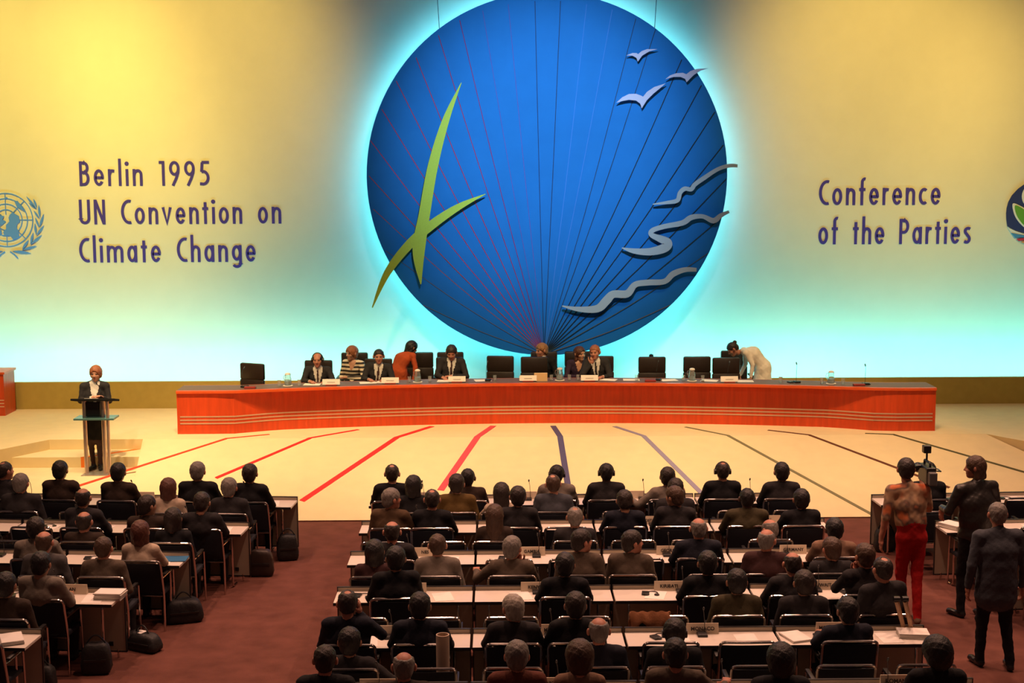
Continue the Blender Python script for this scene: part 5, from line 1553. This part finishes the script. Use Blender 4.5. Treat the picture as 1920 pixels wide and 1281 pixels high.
for px, lb in ((545, 'glass water jug with lid near left end of panel table'), (783, 'glass water jug beside the rust dress'), (1050, 'glass water jug right of mid-table card'),
               (1297, 'glass water jug before the tall empty armchair'), (1547, 'lone glass water jug near right end of panel table')):
    X, Y = tt_at(px, .30); t = thing('water_jug', lb, 'jug', (X, Y, TTZ + .003), 2.6, 'water jugs on the panel table')
    link('saucer', TRAY, t); b_ = link('jug_body', JUG, t, (0, 0, .009)); link('jug_handle', JH, b_); link('water', JWAT, b_); link('lid', JC, t, (0, 0, .009))
GLS = MB().lathe([(.028, 0), (.032, .11), (.0305, .11), (.026, .008)], n=14).mesh('tumbler', M_GLASS, True)
for i, (px, lb) in enumerate(((530, 'left of the left-most jug'), (566, 'right of the left-most jug'), (768, 'left of the jug by the rust dress'), (806, 'right of the jug by the rust dress'), (928, 'before empty left-middle armchair'),
                              (1034, 'left of the middle jug'), (1068, 'right of the middle jug'), (1084, 'beside the card of the whispering pair'), (1194, 'by the empty armchair right of the pair'), (1281, 'left of the right-hand jug'),
                              (1316, 'right of the right-hand jug'), (1457, 'right of the white robe'), (1530, 'left of the lone right-end jug'), (1567, 'right of the lone right-end jug'))):
    X, Y = tt_at(px, .26); tag(link('drinking_glass', GLS, None, (X, Y, TTZ + .003)), 'small drinking glass %s' % lb, 'glass', 'glasses on the panel table')
for px, lb, rz in ((468, 'at the left-end armchair', 2.6), (915, 'at the empty left-middle armchair', 3.0), (1235, 'at the armchair right of the pair', 2.8), (1366, 'behind the right-most name card', 2.8),
                   (1487, 'between white robe and lone jug', 3.3), (1607, 'at the far right of the table', 3.3)):
    X, Y = tt_at(px, .30); m_ = mic(X, Y, TTZ + .003, rz, 'thin gooseneck microphone %s, panel table' % lb, 'panel microphones'); m_.scale = (1, 1, 1.25)
for px, lb in ((480, 'red box by the left-end armchair'), (1218, 'red box before the armchair right of the pair'), (1592, 'red box near right end of panel table')):
    X, Y = tt_at(px, .16); tag(MB().bbox(-.10, .10, -.05, .05, 0, .035, .006).obj('console_box', M_REDBOX), 'flat ' + lb, 'box', 'red consoles').location = (X, Y, TTZ + .003)
for i, (px, lb) in enumerate(((588, 'before the headphone wearer'), (690, 'below the striped top'), (720, 'before the second suited person'), (835, 'under the reader'), (905, 'left of mid table'),
                              (1142, 'right of the whispering pair'), (1185, 'far right of the pair'), (1255, 'by the right red box'), (1330, 'before the tall armchair'), (1395, 'before the white robe'))):
    X, Y = tt_at(px, .36); sheet(X, Y, TTZ + .0035, 1.5 + .3 * math.sin(i * 2.1), 'white paper on panel table %s' % lb, 'papers on the panel table')
X, Y = tt_at(1014, .22)
tag(MB().bbox(-.12, .12, -.02, .02, 0, .15, .004).obj('document_box', mat('manila', (.72, .48, .24), .7)), 'upright manila folder box beside the mid-table name card', 'folder').location = (X, Y, TTZ + .003)
for px, lb in ((1475, 'left of the lone jug'), (1600, 'at far right end')):
    X, Y = tt_at(px, .28); headset(X, Y, TTZ + .003, .4, 'black headset on panel table %s' % lb, 'panel headsets')
# lamp-like black bulb behind an armchair
q = atY(1221, 670, 26.9)
t = thing('round_stand', 'small dark round-headed stand behind the empty armchair', 'stand', (q[0], 26.9, PZ))
MB().tube([(0, 0, .02), (0, 0, q[2] - PZ - .05)], .012, 8).obj('pole', M_BLK, t); MB().lathe([(.12, 0), (.12, .02), (.03, .03)], n=16).obj('foot', M_BLK, t)
MB().lathe([(.01, -.065), (.04, -.05), (.048, 0), (.04, .05), (.01, .065)], (0, 0, q[2] - PZ), 14).obj('head', M_BLK, t, True)


# ================================================================== people standing on the right
def standing(Ht, yaw=0, hy=0, hp=0, st=None, feet=((-.11, 0), (.11, 0)), arms=None, lean=(0, 0)):
    k = Ht / 1.80; fem = (st or {}).get('fem', False)
    pel = np.array([0, 0, .97 * k]); N = np.array([lean[0], lean[1], 1.515 * k]); ch = pel * .36 + N * .64
    hw = .205 * (st or {}).get('wide', 1)
    HR = rotz(-hy) @ rotx(-hp); HC = N + np.array([lean[0] * .3, .045 + lean[1] * .3, .165 * k])
    J = dict(pelvis=pel, chest=ch, neck=N, head=HC, headrot=HR, shl=N + np.array([-hw, 0, -.06]), shr=N + np.array([hw, 0, -.06]))
    for i, s in enumerate('lr'):
        sg = -1 if s == 'l' else 1; fx, fy = feet[i]
        J['hip' + s] = pel + np.array([sg * .09, 0, -.03]); J['knee' + s] = np.array([(fx + sg * .09) / 2, fy * .5 + .03, .52 * k]); J['ank' + s] = np.array([fx, fy - .04, .085])
        J['toe' + s] = np.array([fx + sg * .03, fy + .13, .04])
        J['el' + s] = J['sh' + s] + np.array([sg * .07, -.03, -.30 * k]); J['wr' + s] = J['el' + s] + np.array([sg * .01, .06, -.25 * k]); J['palm' + s] = (-sg, 0, 0)
        J['handdir' + s] = (0, .1, -1)
    if arms: J.update(arms)
    return J


# camera operator
b = at(1712, 1166, 0); top = atY(1690, 862, b[1])[2]
SHIRT = mat_patches('tie_dye_shirt', [(.62, .12, .03), (.55, .30, .16), (.50, .33, .19), (.16, .10, .07), (.60, .16, .05)], 4.5)
st = dict(jacket='tan', jmat=SHIRT, trousers='red', hair='full', hairc='dark', skin='ruddy', longjacket=False, sleeve=1, shoe=mat('tan_shoe', (.16, .10, .06), .6), hs=1.04)
J = standing(top, hy=8, st=st, feet=((-.06, .16), (.07, -.04)), lean=(-.06, 0))
k = top / 1.80
J['elr'] = J['shr'] + A3(.09, .12, -.24); J['wrr'] = J['shr'] + A3(.07, .32, .02); J['handdirr'] = (0, .6, .8); J['palmr'] = (1, 0, 0); J['handr'] = 'grip'
J['ell'] = J['shl'] + A3(-.06, -.03, -.31); J['wrl'] = J['ell'] + A3(-.03, .05, -.27)
op = free_person(J, st, (b[0] - .05, b[1], 0), 'person in orange patterned shirt and red trousers shouldering a video camera', None, .014, math.radians(2))
CX, CY, CZ = b[0] - .05 + .18, b[1] + .10, J['shr'][2] + .085
vc = thing('video_camera', 'black shoulder video camera with top light on the operator in red trousers', 'video camera', (CX, CY, CZ))
MB().bbox(-.055, .055, -.20, .14, 0, .20, .012).obj('camera_body', M_BLK, vc)
MB().bbox(-.045, .045, -.29, -.20, .01, .16, .01).obj('battery', M_GREYPL, vc)
ln = MB().lathe([(.045, 0), (.05, .02), (.05, .15), (.06, .16), (.062, .20), (.05, .20)], n=16).obj('lens', M_BLK, vc, True); ln.location = (0, .14, .10); ln.rotation_euler = (-math.pi / 2, 0, 0)
MB().tube(round_path([(0, -.14, .20), (0, -.14, .25), (0, .08, .25), (0, .08, .20)], .03, 4), .014, 8).obj('carry_handle', M_BLK, vc, True)
MB().tube([(-.02, .06, .17), (-.13, .06, .17)], .022, 10).obj('viewfinder_arm', M_BLK, vc); MB().tube([(-.13, .08, .17), (-.13, -.06, .17)], .03, 12).obj('viewfinder', M_BLK, vc)
MB().tube([(.0, .0, .25), (0, .0, .36)], .012, 8).obj('light_post', M_BLK, vc)
MB().bbox(-.045, .045, -.03, .06, .34, .43, .01).obj('camera_light', M_BLK, vc)
MB().bbox(-.05, .05, -.205, -.198, .03, .14, .002).obj('side_plate', mat('pale_plate', (.10, .075, .055), .5), vc)
MB().tube([(.05, -.1, .15), (.14, -.1, .14), (.16, .08, .13), (.1, .2, .12)], .008, 6).obj('cable', M_BLK, vc)

# person in dark leather jacket, turned to the left
b = at(1828, 1158, 0); top = atY(1828, 858, b[1])[2]
st = dict(jacket='black', jmat=mat('leather_jacket', (.02, .018, .016), .42, noise=.3, nscale=8, bump=.5, bscale=18), trousers='black', hair='bob', hairc='brown', skin='ruddy', bulk=1.22, wide=1.2, hs=1.05)
J = standing(top, hy=25, hp=6, st=st, feet=((-.12, .10), (.10, -.05)))
J['headrot'] = rotz(48) @ rotx(-6)
J['elr'] = J['shr'] + A3(.10, .02, -.28); J['wrr'] = J['elr'] + A3(-.08, .22, -.08)
J['ell'] = J['shl'] + A3(-.10, .06, -.26); J['wrl'] = J['ell'] + A3(.10, .24, -.02)
free_person(J, st, (b[0] - .04, b[1], 0), 'person in bulky black leather jacket facing left beside camera operator', None, .015, math.radians(22))
# person in grey jacket walking away
b = at(1862, 1252, 0); top = atY(1850, 947, b[1])[2]
st = dict(jacket='bluegrey', trousers='black', hair='short', hairc='grey', skin='ruddy', bulk=1.14, wide=1.06, hs=1.06,
          extra=[(cone((0, 0, 1.0), (0, 0, .80), .15, .165, (1, 0, 0), 1.38), 0, .05, 1)])
J = standing(top, hy=4, st=st, feet=((-.13, .10), (.14, -.06)))
free_person(J, st, (b[0], b[1], 0), 'person in blue-grey jacket and black trousers walking away at right edge', None, .015, math.radians(3))
